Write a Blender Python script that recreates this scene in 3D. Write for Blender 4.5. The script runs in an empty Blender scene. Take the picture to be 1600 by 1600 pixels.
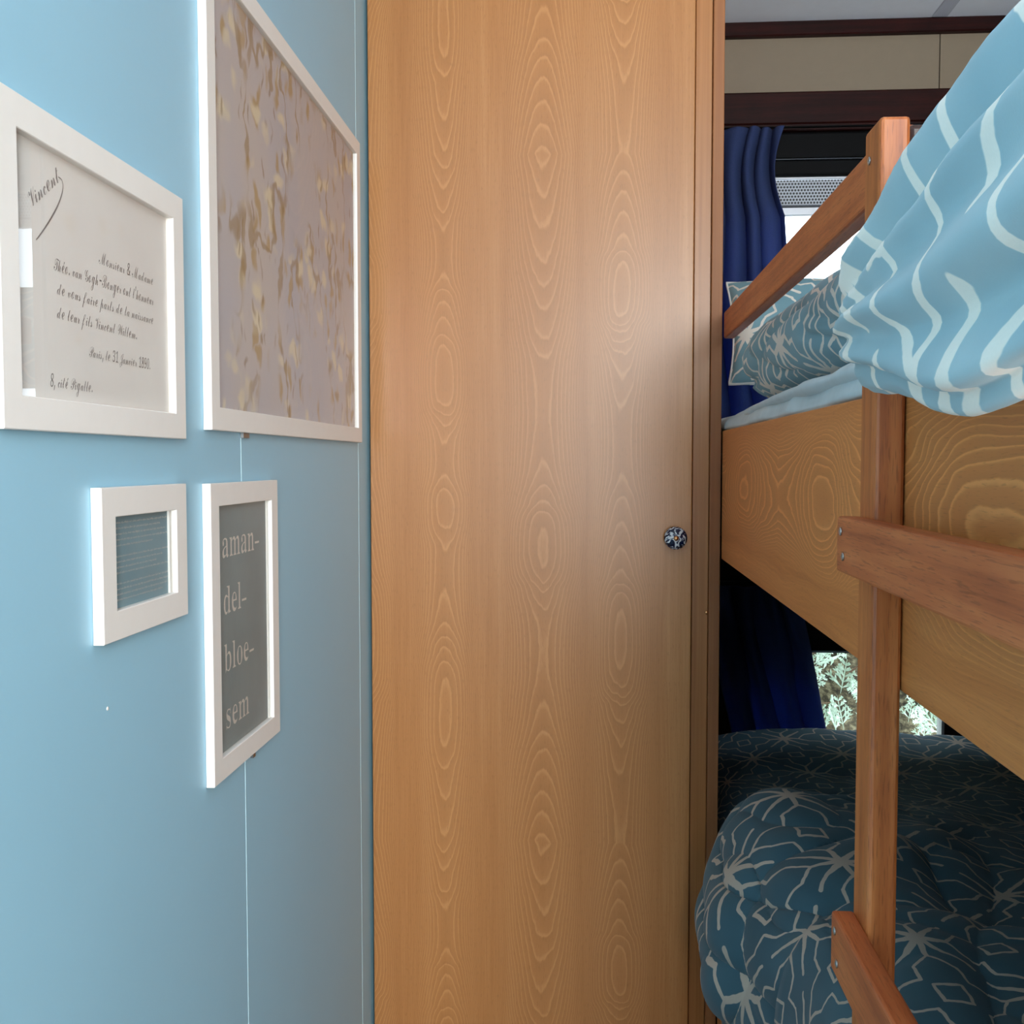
import bpy, bmesh, math, random
import numpy as np
from mathutils import Vector, Matrix, noise as mnoise, geometry

random.seed(7)
scene = bpy.context.scene
COL = scene.collection

# ------------------------------------------------------------------ camera
cam_d = bpy.data.cameras.new('camera')
cam_d.sensor_width = 36.0
cam_d.lens = 36.0
cam_d.shift_x = -18.0 / 1600.0
cam_d.clip_start = 0.02
cam = bpy.data.objects.new('camera', cam_d)
COL.objects.link(cam)
cam.location = (0.0, 0.0, 1.25)
cam.rotation_euler = (math.radians(90 - 2.791), 0.0, math.radians(3.7146))
scene.camera = cam

# ------------------------------------------------------------------ sky, daylight, exposure
world = bpy.data.worlds.new('sky')
scene.world = world
world.use_nodes = True
wn = world.node_tree
wn.nodes.clear()
_bg = wn.nodes.new('ShaderNodeBackground')
_bg.inputs['Color'].default_value = (0.80, 0.90, 1.0, 1)
_bg.inputs['Strength'].default_value = 8.0
_wo = wn.nodes.new('ShaderNodeOutputWorld')
wn.links.new(_bg.outputs[0], _wo.inputs[0])


def area_light(name, loc, size, energy, colour, rot):
    d = bpy.data.lights.new(name, 'AREA')
    d.shape = 'RECTANGLE'
    d.size, d.size_y = size
    d.energy = energy
    d.color = colour
    o = bpy.data.objects.new(name, d)
    o.location = loc
    o.rotation_euler = rot
    COL.objects.link(o)
    return o


# daylight coming in through the window in the wall behind the camera
area_light('daylight_rear_window', (0.55, -1.66, 1.46), (0.78, 1.26), 90.0, (1.0, 0.98, 0.96),
           (math.radians(90), 0, 0))

scene.view_settings.view_transform = 'Standard'
scene.view_settings.look = 'None'
scene.view_settings.exposure = 0.0
scene.view_settings.gamma = 1.0
scene.view_settings.use_curve_mapping = False

# ------------------------------------------------------------------ helpers: objects
WORIG = {}


def _place(o, origin, parent):
    COL.objects.link(o)
    origin = Vector(origin)
    WORIG[o.name] = origin
    if parent is not None:
        o.parent = parent
        o.location = origin - WORIG[parent.name]
    else:
        o.location = origin
    return o


def tag(o, label=None, cat=None, group=None, kind=None):
    if label:
        o['label'] = label
    if cat:
        o['category'] = cat
    if group:
        o['group'] = group
    if kind:
        o['kind'] = kind
    return o


def thing(name, loc, label, cat, group=None):
    o = bpy.data.objects.new(name, None)
    o.empty_display_size = 0.05
    _place(o, loc, None)
    return tag(o, label, cat, group)


def mesh_obj(name, verts, faces, mat, parent=None, origin=None, smooth=False, uvs=None):
    """verts in world coordinates; one mesh object"""
    verts = [Vector(v) for v in verts]
    if origin is None:
        if parent is not None:
            origin = WORIG[parent.name]
        else:
            lo = Vector((min(v.x for v in verts), min(v.y for v in verts), min(v.z for v in verts)))
            hi = Vector((max(v.x for v in verts), max(v.y for v in verts), max(v.z for v in verts)))
            origin = Vector(((lo.x + hi.x) / 2, (lo.y + hi.y) / 2, lo.z))
    origin = Vector(origin)
    me = bpy.data.meshes.new(name)
    me.from_pydata([v - origin for v in verts], [], faces)
    if uvs is not None:
        l = me.uv_layers.new(name='UVMap')
        idx = np.empty(len(me.loops), dtype=np.int32)
        me.loops.foreach_get('vertex_index', idx)
        l.data.foreach_set('uv', np.asarray(uvs, dtype=np.float32)[idx].ravel())
    me.validate()
    if smooth:
        me.polygons.foreach_set('use_smooth', [True] * len(me.polygons))
    me.update()
    if mat:
        me.materials.append(mat)
    o = bpy.data.objects.new(name, me)
    return _place(o, origin, parent)


def bm_obj(name, bm, mat, parent=None, origin=None, smooth=False):
    bm.normal_update()
    bm.verts.ensure_lookup_table()
    bm.verts.index_update()
    vs = [v.co.copy() for v in bm.verts]
    fs = [[v.index for v in f.verts] for f in bm.faces]
    bm.free()
    return mesh_obj(name, vs, fs, mat, parent, origin, smooth)


def bm_box(bm, lo, hi, bevel=0.0, seg=1):
    lo, hi = Vector(lo), Vector(hi)
    r = bmesh.ops.create_cube(bm, size=1.0)
    for v in r['verts']:
        v.co = Vector(((v.co.x + .5) * (hi.x - lo.x) + lo.x, (v.co.y + .5) * (hi.y - lo.y) + lo.y,
                       (v.co.z + .5) * (hi.z - lo.z) + lo.z))
    if bevel > 0:
        es = list({e for v in r['verts'] for e in v.link_edges})
        bmesh.ops.bevel(bm, geom=es, offset=bevel, segments=seg, profile=0.5, affect='EDGES')


def box(name, lo, hi, mat, parent=None, bevel=0.0, seg=1, origin=None):
    bm = bmesh.new()
    bm_box(bm, lo, hi, bevel, seg)
    return bm_obj(name, bm, mat, parent, origin)


def boxes(name, lst, mat, parent=None, bevel=0.0, origin=None):
    bm = bmesh.new()
    for lo, hi in lst:
        bm_box(bm, lo, hi, bevel)
    return bm_obj(name, bm, mat, parent, origin)


def structure(o):
    o['kind'] = 'structure'
    return o


def lathe(name, profile, centre, axis, mat, parent=None, n=28):
    """profile: (distance along axis, radius); axis a unit vector"""
    ax = Vector(axis).normalized()
    t = ax.orthogonal().normalized()
    b = ax.cross(t)
    vs, fs = [], []
    for d, r in profile:
        for k in range(n):
            a = 2 * math.pi * k / n
            vs.append(Vector(centre) + ax * d + (t * math.cos(a) + b * math.sin(a)) * r)
    m = len(profile)
    for i in range(m - 1):
        for k in range(n):
            k2 = (k + 1) % n
            fs.append((i * n + k, i * n + k2, (i + 1) * n + k2, (i + 1) * n + k))
    fs.append(tuple(range(n - 1, -1, -1)))
    fs.append(tuple((m - 1) * n + k for k in range(n)))
    return mesh_obj(name, vs, fs, mat, parent, smooth=True)


def screw(parent, p, r=0.0032, depth=0.0012):
    """round steel screw head on a face looking to -x"""
    return lathe('screw', [(0.0, r), (depth * .7, r), (depth, r * .75), (depth * .72, r * .5), (depth * .3, r * .2)],
                 p, (-1, 0, 0), M['screw'], parent, 16)


# ------------------------------------------------------------------ helpers: smooth surfaces
def catmull(P, n, closed=False):
    P = np.asarray(P, dtype=float)
    k = len(P)
    segs = k if closed else k - 1
    ts = np.linspace(0, segs, n, endpoint=not closed)
    out = []
    for t in ts:
        i = min(int(t), segs - 1)
        f = t - i
        if closed:
            a, b, c, d = P[(i - 1) % k], P[i % k], P[(i + 1) % k], P[(i + 2) % k]
        else:
            b, c = P[i], P[i + 1]
            a = P[i - 1] if i > 0 else 2 * b - c
            d = P[i + 2] if i + 2 < k else 2 * c - b
        out.append(.5 * ((2 * b) + (-a + c) * f + (2 * a - 5 * b + 4 * c - d) * f * f
                         + (-a + 3 * b - 3 * c + d) * f ** 3))
    return np.array(out)


def grid_surface(ctrl, nu, nv, closed_v=False):
    """ctrl[row][col] -> dense array (nu, nv, 3)"""
    rows = [catmull(r, nv, closed_v) for r in ctrl]
    A = np.array(rows)
    return np.stack([catmull(A[:, j], nu) for j in range(nv)], axis=1)


def grid_normals(G, closed_v=False):
    du = np.gradient(G, axis=0)
    if closed_v:
        dv = (np.roll(G, -1, 1) - np.roll(G, 1, 1)) / 2
    else:
        dv = np.gradient(G, axis=1)
    n = np.cross(du, dv)
    return n / (np.linalg.norm(n, axis=2, keepdims=True) + 1e-12)


def grid_faces(nu, nv, closed_v=False):
    fs = []
    for i in range(nu - 1):
        for j in range(nv if closed_v else nv - 1):
            j2 = (j + 1) % nv
            fs.append((i * nv + j, i * nv + j2, (i + 1) * nv + j2, (i + 1) * nv + j))
    return fs


def arc_uv(G):
    """metre-true texture coordinates from the rest shape"""
    nu, nv, _ = G.shape
    du = np.linalg.norm(np.diff(G, axis=0), axis=2).mean(axis=1)
    dv = np.linalg.norm(np.diff(G, axis=1), axis=2)
    w = dv.mean(axis=0)
    U = np.concatenate([[0], np.cumsum(du)])
    V = np.concatenate([[0], np.cumsum(w)])
    return np.stack(np.meshgrid(U, V, indexing='ij'), axis=2)


def ridged(x):
    return 1.0 - abs(mnoise.noise(x)) * 2.0


def solidify(o, t):
    m = o.modifiers.new('thickness', 'SOLIDIFY')
    m.thickness = t
    m.offset = -1
    return o


# ------------------------------------------------------------------ helpers: node materials
class NT:
    def __init__(self, name):
        self.mat = bpy.data.materials.new(name)
        self.mat.use_nodes = True
        self.t = self.mat.node_tree
        self.t.nodes.clear()
        self.out = self.t.nodes.new('ShaderNodeOutputMaterial')

    def node(self, typ, **props):
        n = self.t.nodes.new(typ)
        for k, v in props.items():
            setattr(n, k, v)
        return n

    def put(self, sock, v):
        if isinstance(v, bpy.types.NodeSocket):
            self.t.links.new(v, sock)
        elif v is not None:
            sock.default_value = v

    def m(self, op, a, b=None, c=None, clamp=False):
        n = self.node('ShaderNodeMath', operation=op, use_clamp=clamp)
        self.put(n.inputs[0], a)
        if b is not None:
            self.put(n.inputs[1], b)
        if c is not None:
            self.put(n.inputs[2], c)
        return n.outputs[0]

    def v(self, op, a, b=None, scale=None):
        n = self.node('ShaderNodeVectorMath', operation=op)
        self.put(n.inputs[0], a)
        if b is not None:
            self.put(n.inputs[1], b)
        if scale is not None:
            self.put(n.inputs['Scale'], scale)
        return n.outputs['Value'] if op in ('DOT_PRODUCT', 'LENGTH', 'DISTANCE') else n.outputs['Vector']

    def xyz(self, x, y=0.0, z=0.0):
        n = self.node('ShaderNodeCombineXYZ')
        for i, q in enumerate((x, y, z)):
            self.put(n.inputs[i], q)
        return n.outputs[0]

    def sep(self, v):
        n = self.node('ShaderNodeSeparateXYZ')
        self.put(n.inputs[0], v)
        return n.outputs

    def coord(self, kind='Object'):
        return self.node('ShaderNodeTexCoord').outputs[kind]

    def noise(self, vec, scale=1.0, detail=2.0, rough=0.5, dist=0.0):
        n = self.node('ShaderNodeTexNoise')
        self.put(n.inputs['Vector'], vec)
        n.inputs['Scale'].default_value = scale
        n.inputs['Detail'].default_value = detail
        n.inputs['Roughness'].default_value = rough
        n.inputs['Distortion'].default_value = dist
        return n.outputs['Fac']

    def ramp(self, fac, stops, interp='LINEAR'):
        n = self.node('ShaderNodeValToRGB')
        n.color_ramp.interpolation = interp
        el = n.color_ramp.elements
        while len(el) < len(stops):
            el.new(0.5)
        for e, (p, c) in zip(el, stops):
            e.position = p
            e.color = c if len(c) == 4 else (*c, 1)
        self.put(n.inputs[0], fac)
        return n.outputs[0]

    def mix(self, fac, a, b, blend='MIX'):
        n = self.node('ShaderNodeMix', data_type='RGBA', blend_type=blend)
        self.put(n.inputs[0], fac)
        for i, q in ((6, a), (7, b)):
            if isinstance(q, tuple) and len(q) == 3:
                q = (*q, 1)
            self.put(n.inputs[i], q)
        return n.outputs[2]

    def curve(self, fac, pts):
        n = self.node('ShaderNodeFloatCurve')
        c = n.mapping.curves[0]
        c.points[0].location = pts[0]
        c.points[-1].location = pts[-1]
        for p in pts[1:-1]:
            c.points.new(*p)
        n.mapping.update()
        self.put(n.inputs['Value'], fac)
        return n.outputs[0]

    def smooth(self, x, a, b):
        if a > b:                                  # falling step
            return self.m('SUBTRACT', 1.0, self.smooth(x, b, a))
        n = self.node('ShaderNodeMapRange', interpolation_type='SMOOTHSTEP')
        self.put(n.inputs['Value'], x)
        n.inputs['From Min'].default_value = a
        n.inputs['From Max'].default_value = b
        return n.outputs[0]

    def bump(self, h, strength=0.2, dist=0.001):
        n = self.node('ShaderNodeBump')
        n.inputs['Strength'].default_value = strength
        n.inputs['Distance'].default_value = dist
        self.put(n.inputs['Height'], h)
        return n.outputs[0]

    def principled(self, colour, rough=0.5, normal=None, **kw):
        n = self.node('ShaderNodeBsdfPrincipled')
        if isinstance(colour, tuple) and len(colour) == 3:
            colour = (*colour, 1)
        self.put(n.inputs['Base Color'], colour)
        self.put(n.inputs['Roughness'], rough)
        if normal is not None:
            self.put(n.inputs['Normal'], normal)
        for k, q in kw.items():
            self.put(n.inputs[k.replace('_', ' ')], q)
        return n.outputs[0]

    def done(self, shader):
        self.t.links.new(shader, self.out.inputs[0])
        return self.mat


def srgb(r, g, b):
    f = lambda c: ((c / 255 + .055) / 1.055) ** 2.4 if c > 10 else c / 255 / 12.92
    return (f(r), f(g), f(b))


M = {}


def simple(key, colour, rough=0.5, var=0.06, scale=40.0, bump=0.0, **kw):
    g = NT(key)
    n = g.noise(g.coord(), scale, 3.0)
    dark = tuple(c * (1 - var * 2) for c in colour)
    col = g.ramp(n, [(0.3, dark), (0.7, colour)])
    nor = g.bump(n, bump, 0.001) if bump else None
    M[key] = g.done(g.principled(col, rough, nor, **kw))
    return M[key]


def veneer(key, across, along, columns, period, start, light, mid, dark, rough=0.32, wob=0.012, K=5.0, amp=1.6, line_gain=1.06, mixf=.75):
    """plain-sawn beech veneer: nested cathedral rings in columns along the grain"""
    g = NT(key)
    s = g.sep(g.coord())
    u, v = s[across], s[along]
    wn_ = g.noise(g.xyz(g.m('MULTIPLY', u, 14.0), g.m('MULTIPLY', v, 3.0)), 1.0, 2.0)
    u = g.m('ADD', u, g.m('MULTIPLY', g.m('SUBTRACT', wn_, 0.5), wob))
    wz = g.noise(g.xyz(g.m('MULTIPLY', u, 30.0), g.m('MULTIPLY', v, 9.0), 3.0), 1.0, 2.0)
    v2 = g.m('ADD', v, g.m('MULTIPLY', g.m('SUBTRACT', wz, 0.5), 0.03))
    t = g.m('FRACT', g.m('DIVIDE', g.m('SUBTRACT', v2, start), period))
    F = None
    near = None
    for c, w, pts in columns:
        d = g.m('DIVIDE', g.m('SUBTRACT', u, c), w)
        d2 = g.m('MULTIPLY', d, d)
        h = g.m('SUBTRACT', g.m('MULTIPLY', g.curve(t, pts), amp), d2)
        F = h if F is None else g.m('MAXIMUM', F, h)
        near = d2 if near is None else g.m('MINIMUM', near, d2)
    jag = g.noise(g.xyz(g.m('MULTIPLY', u, 160.0), g.m('MULTIPLY', v, 45.0), 8.0), 1.0, 2.0)
    rg = g.m('FRACT', g.m('ADD', g.m('MULTIPLY', F, K), g.m('ADD', g.m('MULTIPLY', wz, 0.5), g.m('MULTIPLY', jag, 0.22))))
    ring = g.ramp(rg, [(0.0, (1, 1, 1)), (0.07, (.95, .95, .95)), (0.2, (.42, .42, .42)), (0.6, (.2, .2, .2)),
                       (0.9, (.0, .0, .0)), (1.0, (.9, .9, .9))])
    fade = g.m('MULTIPLY', g.smooth(near, 3.4, 0.35), 0.85)
    fade = g.m('ADD', fade, 0.10)
    streak = g.noise(g.xyz(g.m('MULTIPLY', u, 34.0), g.m('MULTIPLY', v, 0.7), 1.5), 1.0, 3.0, 0.6)
    fine = g.noise(g.xyz(g.m('MULTIPLY', u, 420.0), g.m('MULTIPLY', v, 7.0), 7.0), 1.0, 3.0, 0.6)
    fleck = g.noise(g.xyz(g.m('MULTIPLY', u, 900.0), g.m('MULTIPLY', v, 75.0), 5.0), 1.0, 1.0)
    base = g.ramp(g.m('ADD', g.m('MULTIPLY', streak, 0.6), g.m('MULTIPLY', fine, 0.4)),
                  [(0.30, dark), (0.52, mid), (0.72, light)])
    rcol = g.ramp(ring, [(0.0, tuple(c * .90 for c in mid)), (0.35, mid), (1.0, tuple(min(1, c * line_gain) for c in light))])
    col = g.mix(g.m('MULTIPLY', fade, mixf), base, rcol)
    fm = g.smooth(fleck, 0.60, 0.72)
    col = g.mix(g.m('MULTIPLY', fm, 0.30), col, tuple(c * .62 for c in dark))
    nor = g.bump(fine, 0.06, 0.0006)
    M[key] = g.done(g.principled(col, rough, nor))
    return M[key]


def solid_wood(key, along, light, mid, dark, rough=0.42, spec=0.5):
    """reddish solid hardwood with short open pores along the grain"""
    g = NT(key)
    s = g.sep(g.coord())
    a, b = [s[i] for i in range(3) if i != along]
    v = s[along]
    st = g.noise(g.xyz(g.m('MULTIPLY', a, 110.0), g.m('MULTIPLY', b, 110.0), g.m('MULTIPLY', v, 4.0)), 1.0, 3.0, 0.6)
    po = g.noise(g.xyz(g.m('MULTIPLY', a, 900.0), g.m('MULTIPLY', b, 900.0), g.m('MULTIPLY', v, 60.0)), 1.0, 1.5)
    bl = g.noise(g.coord(), 14.0, 2.0)
    f = g.m('ADD', g.m('MULTIPLY', st, 0.7), g.m('MULTIPLY', bl, 0.3))
    col = g.ramp(f, [(0.32, dark), (0.5, mid), (0.68, light)])
    col = g.mix(g.m('MULTIPLY', g.smooth(po, 0.55, 0.70), 0.45), col, tuple(c * .5 for c in dark))
    M[key] = g.done(g.principled(col, rough, g.bump(po, 0.15, 0.0005), Specular_IOR_Level=spec))
    return M[key]


def star_cloth(key, base, deep, line, period=0.2, width=0.020, rot=0.6, off=(0.0, 0.0)):
    """printed duvet cloth: eight-rayed stars, zigzag cells and small diamonds in off-white lines"""
    g = NT(key)
    uv = g.coord('UV')
    s = g.sep(uv)
    cr, sr = math.cos(rot), math.sin(rot)
    x = g.m('ADD', g.m('SUBTRACT', g.m('MULTIPLY', s[0], cr), g.m('MULTIPLY', s[1], sr)), off[0])
    y = g.m('ADD', g.m('ADD', g.m('MULTIPLY', s[0], sr), g.m('MULTIPLY', s[1], cr)), off[1])
    n1 = g.m('SUBTRACT', g.noise(uv, 45.0, 2.0), 0.5)
    n2 = g.m('SUBTRACT', g.noise(g.v('ADD', uv, (3.1, 7.7, 0)), 45.0, 2.0), 0.5)
    x = g.m('ADD', x, g.m('MULTIPLY', n1, 0.007))
    y = g.m('ADD', y, g.m('MULTIPLY', n2, 0.007))
    px = g.m('ABSOLUTE', g.m('SUBTRACT', g.m('FRACT', g.m('DIVIDE', x, period)), 0.5))
    py = g.m('ABSOLUTE', g.m('SUBTRACT', g.m('FRACT', g.m('DIVIDE', y, period)), 0.5))
    a, b = g.m('MAXIMUM', px, py), g.m('MINIMUM', px, py)
    p = g.xyz(a, b, 0.0)
    D = None
    segs = [((.5, .5), (.5, .075), 1.0), ((.5, .5), (.335, .335), 1.0), ((.335, .335), (.345, .135), 1.25),
            ((.345, .135), (.245, 0.0), 1.25), ((.14, 0.0), (.07, .07), 1.15)]
    for A, B, wt in segs:
        e = (B[0] - A[0], B[1] - A[1], 0.0)
        L2 = e[0] ** 2 + e[1] ** 2
        q = g.v('SUBTRACT', p, (A[0], A[1], 0.0))
        t = g.m('DIVIDE', g.v('DOT_PRODUCT', q, e), L2, clamp=True)
        d = g.v('LENGTH', g.v('SUBTRACT', q, g.v('SCALE', e, scale=t)))
        d = g.m('MULTIPLY', d, wt)
        D = d if D is None else g.m('MINIMUM', D, d)
    # strokes swell towards the star
    r = g.v('DISTANCE', p, (.5, .5, 0.0))
    wdt = g.m('ADD', width, g.m('MULTIPLY', g.smooth(r, 0.35, 0.0), width * 0.75))
    wdt = g.m('ADD', wdt, g.m('MULTIPLY', n2, width * 0.5))
    k = g.m('DIVIDE', D, wdt)
    mask = g.smooth(k, 1.12, 0.88)
    weave = g.noise(g.v('MULTIPLY', uv, (900.0, 900.0, 1.0)), 1.0, 1.0)
    tone = g.noise(uv, 7.0, 3.0)
    cb = g.ramp(tone, [(0.3, deep), (0.7, base)])
    col = g.mix(mask, cb, line)
    col = g.mix(g.m('MULTIPLY', weave, 0.10), col, tuple(c * .6 for c in base))
    pr = g.principled(col, 0.85, g.bump(weave, 0.12, 0.0006), Sheen_Weight=0.15)
    tr = g.node('ShaderNodeBsdfTranslucent')
    g.put(tr.inputs[0], col)
    mx = g.node('ShaderNodeMixShader')
    mx.inputs[0].default_value = 0.06
    g.t.links.new(pr, mx.inputs[1])
    g.t.links.new(tr.outputs[0], mx.inputs[2])
    M[key] = g.done(mx.outputs[0])
    return M[key]


def glass_mat(key, tint=(1, 1, 1), rough=0.0, ior=1.5):
    g = NT(key)
    tr = g.node('ShaderNodeBsdfTransparent')
    tr.inputs[0].default_value = (*tint, 1)
    gl = g.node('ShaderNodeBsdfGlossy')
    gl.inputs['Roughness'].default_value = rough
    fr = g.node('ShaderNodeFresnel')
    fr.inputs['IOR'].default_value = ior
    mx = g.node('ShaderNodeMixShader')
    geo = g.node('ShaderNodeNewGeometry')
    front = g.m('SUBTRACT', 1.0, geo.outputs['Backfacing'])
    g.t.links.new(g.m('MULTIPLY', fr.outputs[0], front), mx.inputs[0])   # the entry face of the pane reflects
    g.t.links.new(tr.outputs[0], mx.inputs[1])
    g.t.links.new(gl.outputs[0], mx.inputs[2])
    M[key] = g.done(mx.outputs[0])
    return M[key]

# ------------------------------------------------------------------ materials
_L, _Md, _Dk = srgb(194, 138, 86), srgb(177, 119, 68), srgb(158, 100, 52)
MIDC = [(0, 1), (.116, .55), (.21, .2), (.28, .1), (.37, .3), (.44, .6), (.5, .35), (.58, .05), (.65, 0), (.75, .25),
        (.86, .6), (1, 1)]
LEFTC = [(0, .55), (.1, .8), (.195, 1), (.28, .75), (.36, .35), (.42, .3), (.49, .55), (.56, .3), (.62, .5), (.68, .8),
         (.75, .55), (.8, .3), (.86, .05), (.93, .25), (1, .55)]
RIGHTC = [(0, .1), (.1, .2), (.2, .55), (.3, 1), (.4, .6), (.5, .25), (.58, .05), (.68, .2), (.75, .6), (.805, .9),
          (.87, .65), (.93, .4), (1, .1)]
veneer('door_veneer', 0, 2, [(0.131, .040, LEFTC), (0.305, .050, MIDC), (0.443, .043, RIGHTC), (-0.02, .045, RIGHTC)],
       1.21, 0.572, _L, _Md, _Dk)
BOARDC = [(0, .2), (.12, .45), (.2, .8), (.3, .95), (.38, .75), (.47, .3), (.56, .15), (.66, .5), (.74, .9), (.82, .7),
          (.9, .35), (1, .2)]
veneer('board_veneer', 2, 1, [(0.13, .050, BOARDC)], 0.95, 0.02, srgb(234, 160, 94), srgb(214, 134, 72),
       srgb(186, 106, 50), rough=0.36, wob=0.05, K=3.6, amp=2.6, line_gain=1.12, mixf=1.0)
g = NT('stile_wood')
_s = g.sep(g.coord())
_n = g.noise(g.xyz(g.m('MULTIPLY', _s[0], 160.0), g.m('MULTIPLY', _s[1], 160.0), g.m('MULTIPLY', _s[2], 2.0)), 1.0, 3.0)
M['stile_wood'] = g.done(g.principled(g.ramp(_n, [(.3, _Dk), (.7, _Md)]), 0.35))
g = NT('edge_band')
_s = g.sep(g.coord())
_n = g.noise(g.xyz(g.m('MULTIPLY', _s[0], 160.0), g.m('MULTIPLY', _s[1], 160.0), g.m('MULTIPLY', _s[2], 2.0)), 1.0, 3.0)
M['edge_band'] = g.done(g.principled(g.ramp(_n, [(.3, srgb(140, 84, 44)), (.7, srgb(156, 98, 54))]), 0.55))
solid_wood('post_wood', 2, srgb(206, 124, 66), srgb(186, 102, 50), srgb(152, 74, 34))
solid_wood('rung_wood', 1, srgb(208, 120, 70), srgb(188, 98, 54), srgb(154, 72, 38))
solid_wood('dark_post_wood', 2, srgb(72, 36, 20), srgb(58, 27, 15), srgb(40, 17, 9), 0.3)
solid_wood('mahogany', 0, srgb(52, 15, 11), srgb(38, 9, 7), srgb(24, 5, 4), 0.5, 0.15)
solid_wood('shade_dark_panel', 0, srgb(34, 19, 15), srgb(26, 14, 11), srgb(18, 10, 8), 0.6, 0.1)  # near-black tone holds the bunk interior's shade in the wood colour
simple('blue_wall', srgb(158, 207, 230), 0.42, 0.012, 6.0)
simple('blue_joint', srgb(200, 232, 242), 0.4, 0.01)
simple('ceiling_white', srgb(244, 244, 252), 0.6, 0.01)
simple('ceiling_strip', srgb(196, 196, 208), 0.6, 0.01)
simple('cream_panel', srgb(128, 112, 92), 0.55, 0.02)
simple('panel_seam', srgb(90, 80, 66), 0.6, 0.02)
simple('floor_vinyl', srgb(84, 60, 42), 0.45, 0.08, 12.0)
simple('rear_wall', srgb(150, 158, 164), 0.6, 0.02)
simple('white_frame', srgb(244, 240, 235), 0.38, 0.008, 60.0)
simple('black_gap', srgb(20, 18, 18), 0.8, 0.02)
simple('screw', srgb(190, 190, 190), 0.28, 0.05, Metallic=1.0)
simple('steel_clip', srgb(150, 150, 150), 0.35, 0.05, Metallic=1.0)
simple('brass', srgb(214, 160, 110), 0.25, 0.05, Metallic=1.0)
simple('aluminium', srgb(190, 192, 198), 0.4, 0.03, Metallic=0.6)
simple('black_blind', srgb(8, 8, 10), 0.6, 0.1, Specular_IOR_Level=0.1)
simple('blind_edge', srgb(46, 54, 66), 0.35, 0.1)
simple('window_frame_grey', srgb(150, 152, 150), 0.45, 0.04)
simple('mattress_ticking', srgb(150, 160, 168), 0.9, 0.05)
simple('sheet_blue', srgb(204, 218, 222), 0.9, 0.05, 30.0, 0.15)
simple('piping_white', srgb(226, 226, 222), 0.85, 0.03)
simple('print_white', srgb(232, 226, 220), 0.7, 0.02)
simple('print_ink', srgb(138, 130, 128), 0.7, 0.04)
simple('knob_stem', srgb(170, 140, 90), 0.3, 0.05, Metallic=1.0)
simple('hedge_stem', srgb(120, 92, 70), 0.9, 0.2)
simple('grass', srgb(110, 130, 80), 0.9, 0.2)
glass_mat('picture_glass', (.985, .99, .985), 0.0, 1.5)
glass_mat('window_glass', (.96, .98, .98), 0.0, 1.45)

# card of the letter: aged cream paper with faint stains
g = NT('letter_paper')
_n = g.noise(g.coord(), 9.0, 4.0)
_n2 = g.noise(g.v('ADD', g.coord(), (5, 3, 1)), 16.0, 2.0)
_c = g.ramp(_n, [(0.3, srgb(240, 232, 228)), (0.7, srgb(248, 242, 238))])
_c = g.mix(g.m('MULTIPLY', g.smooth(_n2, .62, .8), .35), _c, srgb(226, 204, 172))
M['letter_paper'] = g.done(g.principled(_c, 0.8))
# grey-teal canvas print behind the lettering
g = NT('teal_print')
_w = g.noise(g.v('MULTIPLY', g.coord(), (1.0, 600.0, 600.0)), 1.0, 1.0)
_n = g.noise(g.coord(), 11.0, 3.0)
_c = g.ramp(_n, [(0.3, srgb(128, 148, 154)), (0.7, srgb(144, 164, 170))])
_c = g.mix(g.m('MULTIPLY', _w, .22), _c, srgb(140, 152, 152))
M['teal_print'] = g.done(g.principled(_c, 0.75))
g = NT('slate_print')
_n = g.noise(g.coord(), 14.0, 2.0)
M['slate_print'] = g.done(g.principled(g.ramp(_n, [(0.3, srgb(124, 158, 172)), (0.7, srgb(138, 170, 182))]), 0.75))

# plain mottled print: lavender grey ground with scattered cream and ochre dabs
g = NT('mottled_print')
_co = g.coord()
_sp = g.sep(_co)
_flat = g.xyz(_sp[1], _sp[2], 0.0)
_n = g.noise(g.v('MULTIPLY', _flat, (5.0, 2.2, 1.0)), 1.0, 4.0)
_c = g.ramp(_n, [(0.3, srgb(184, 186, 204)), (0.5, srgb(204, 198, 204)), (0.72, srgb(216, 202, 194))])
_wr = g.noise(_flat, 22.0, 2.0)
_wr2 = g.noise(g.v('ADD', _flat, (4.0, 9.0, 0)), 22.0, 2.0)
_wp = g.v('ADD', _flat, g.xyz(g.m('MULTIPLY', _wr, .05), g.m('MULTIPLY', _wr2, .05), 0.0))
_dens = g.noise(g.v('ADD', _flat, (1.3, 2.9, 0)), 6.5, 2.0)


def _dabs(scale, stretch, lo, hi, seed, dlo, dhi):
    vo = g.node('ShaderNodeTexVoronoi')
    vo.inputs['Scale'].default_value = scale
    g.put(vo.inputs['Vector'], g.v('ADD', g.v('MULTIPLY', _wp, stretch), (seed, seed * .7, 0)))
    return g.m('MULTIPLY', g.smooth(vo.outputs['Distance'], hi, lo), g.smooth(_dens, dlo, dhi))


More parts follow.
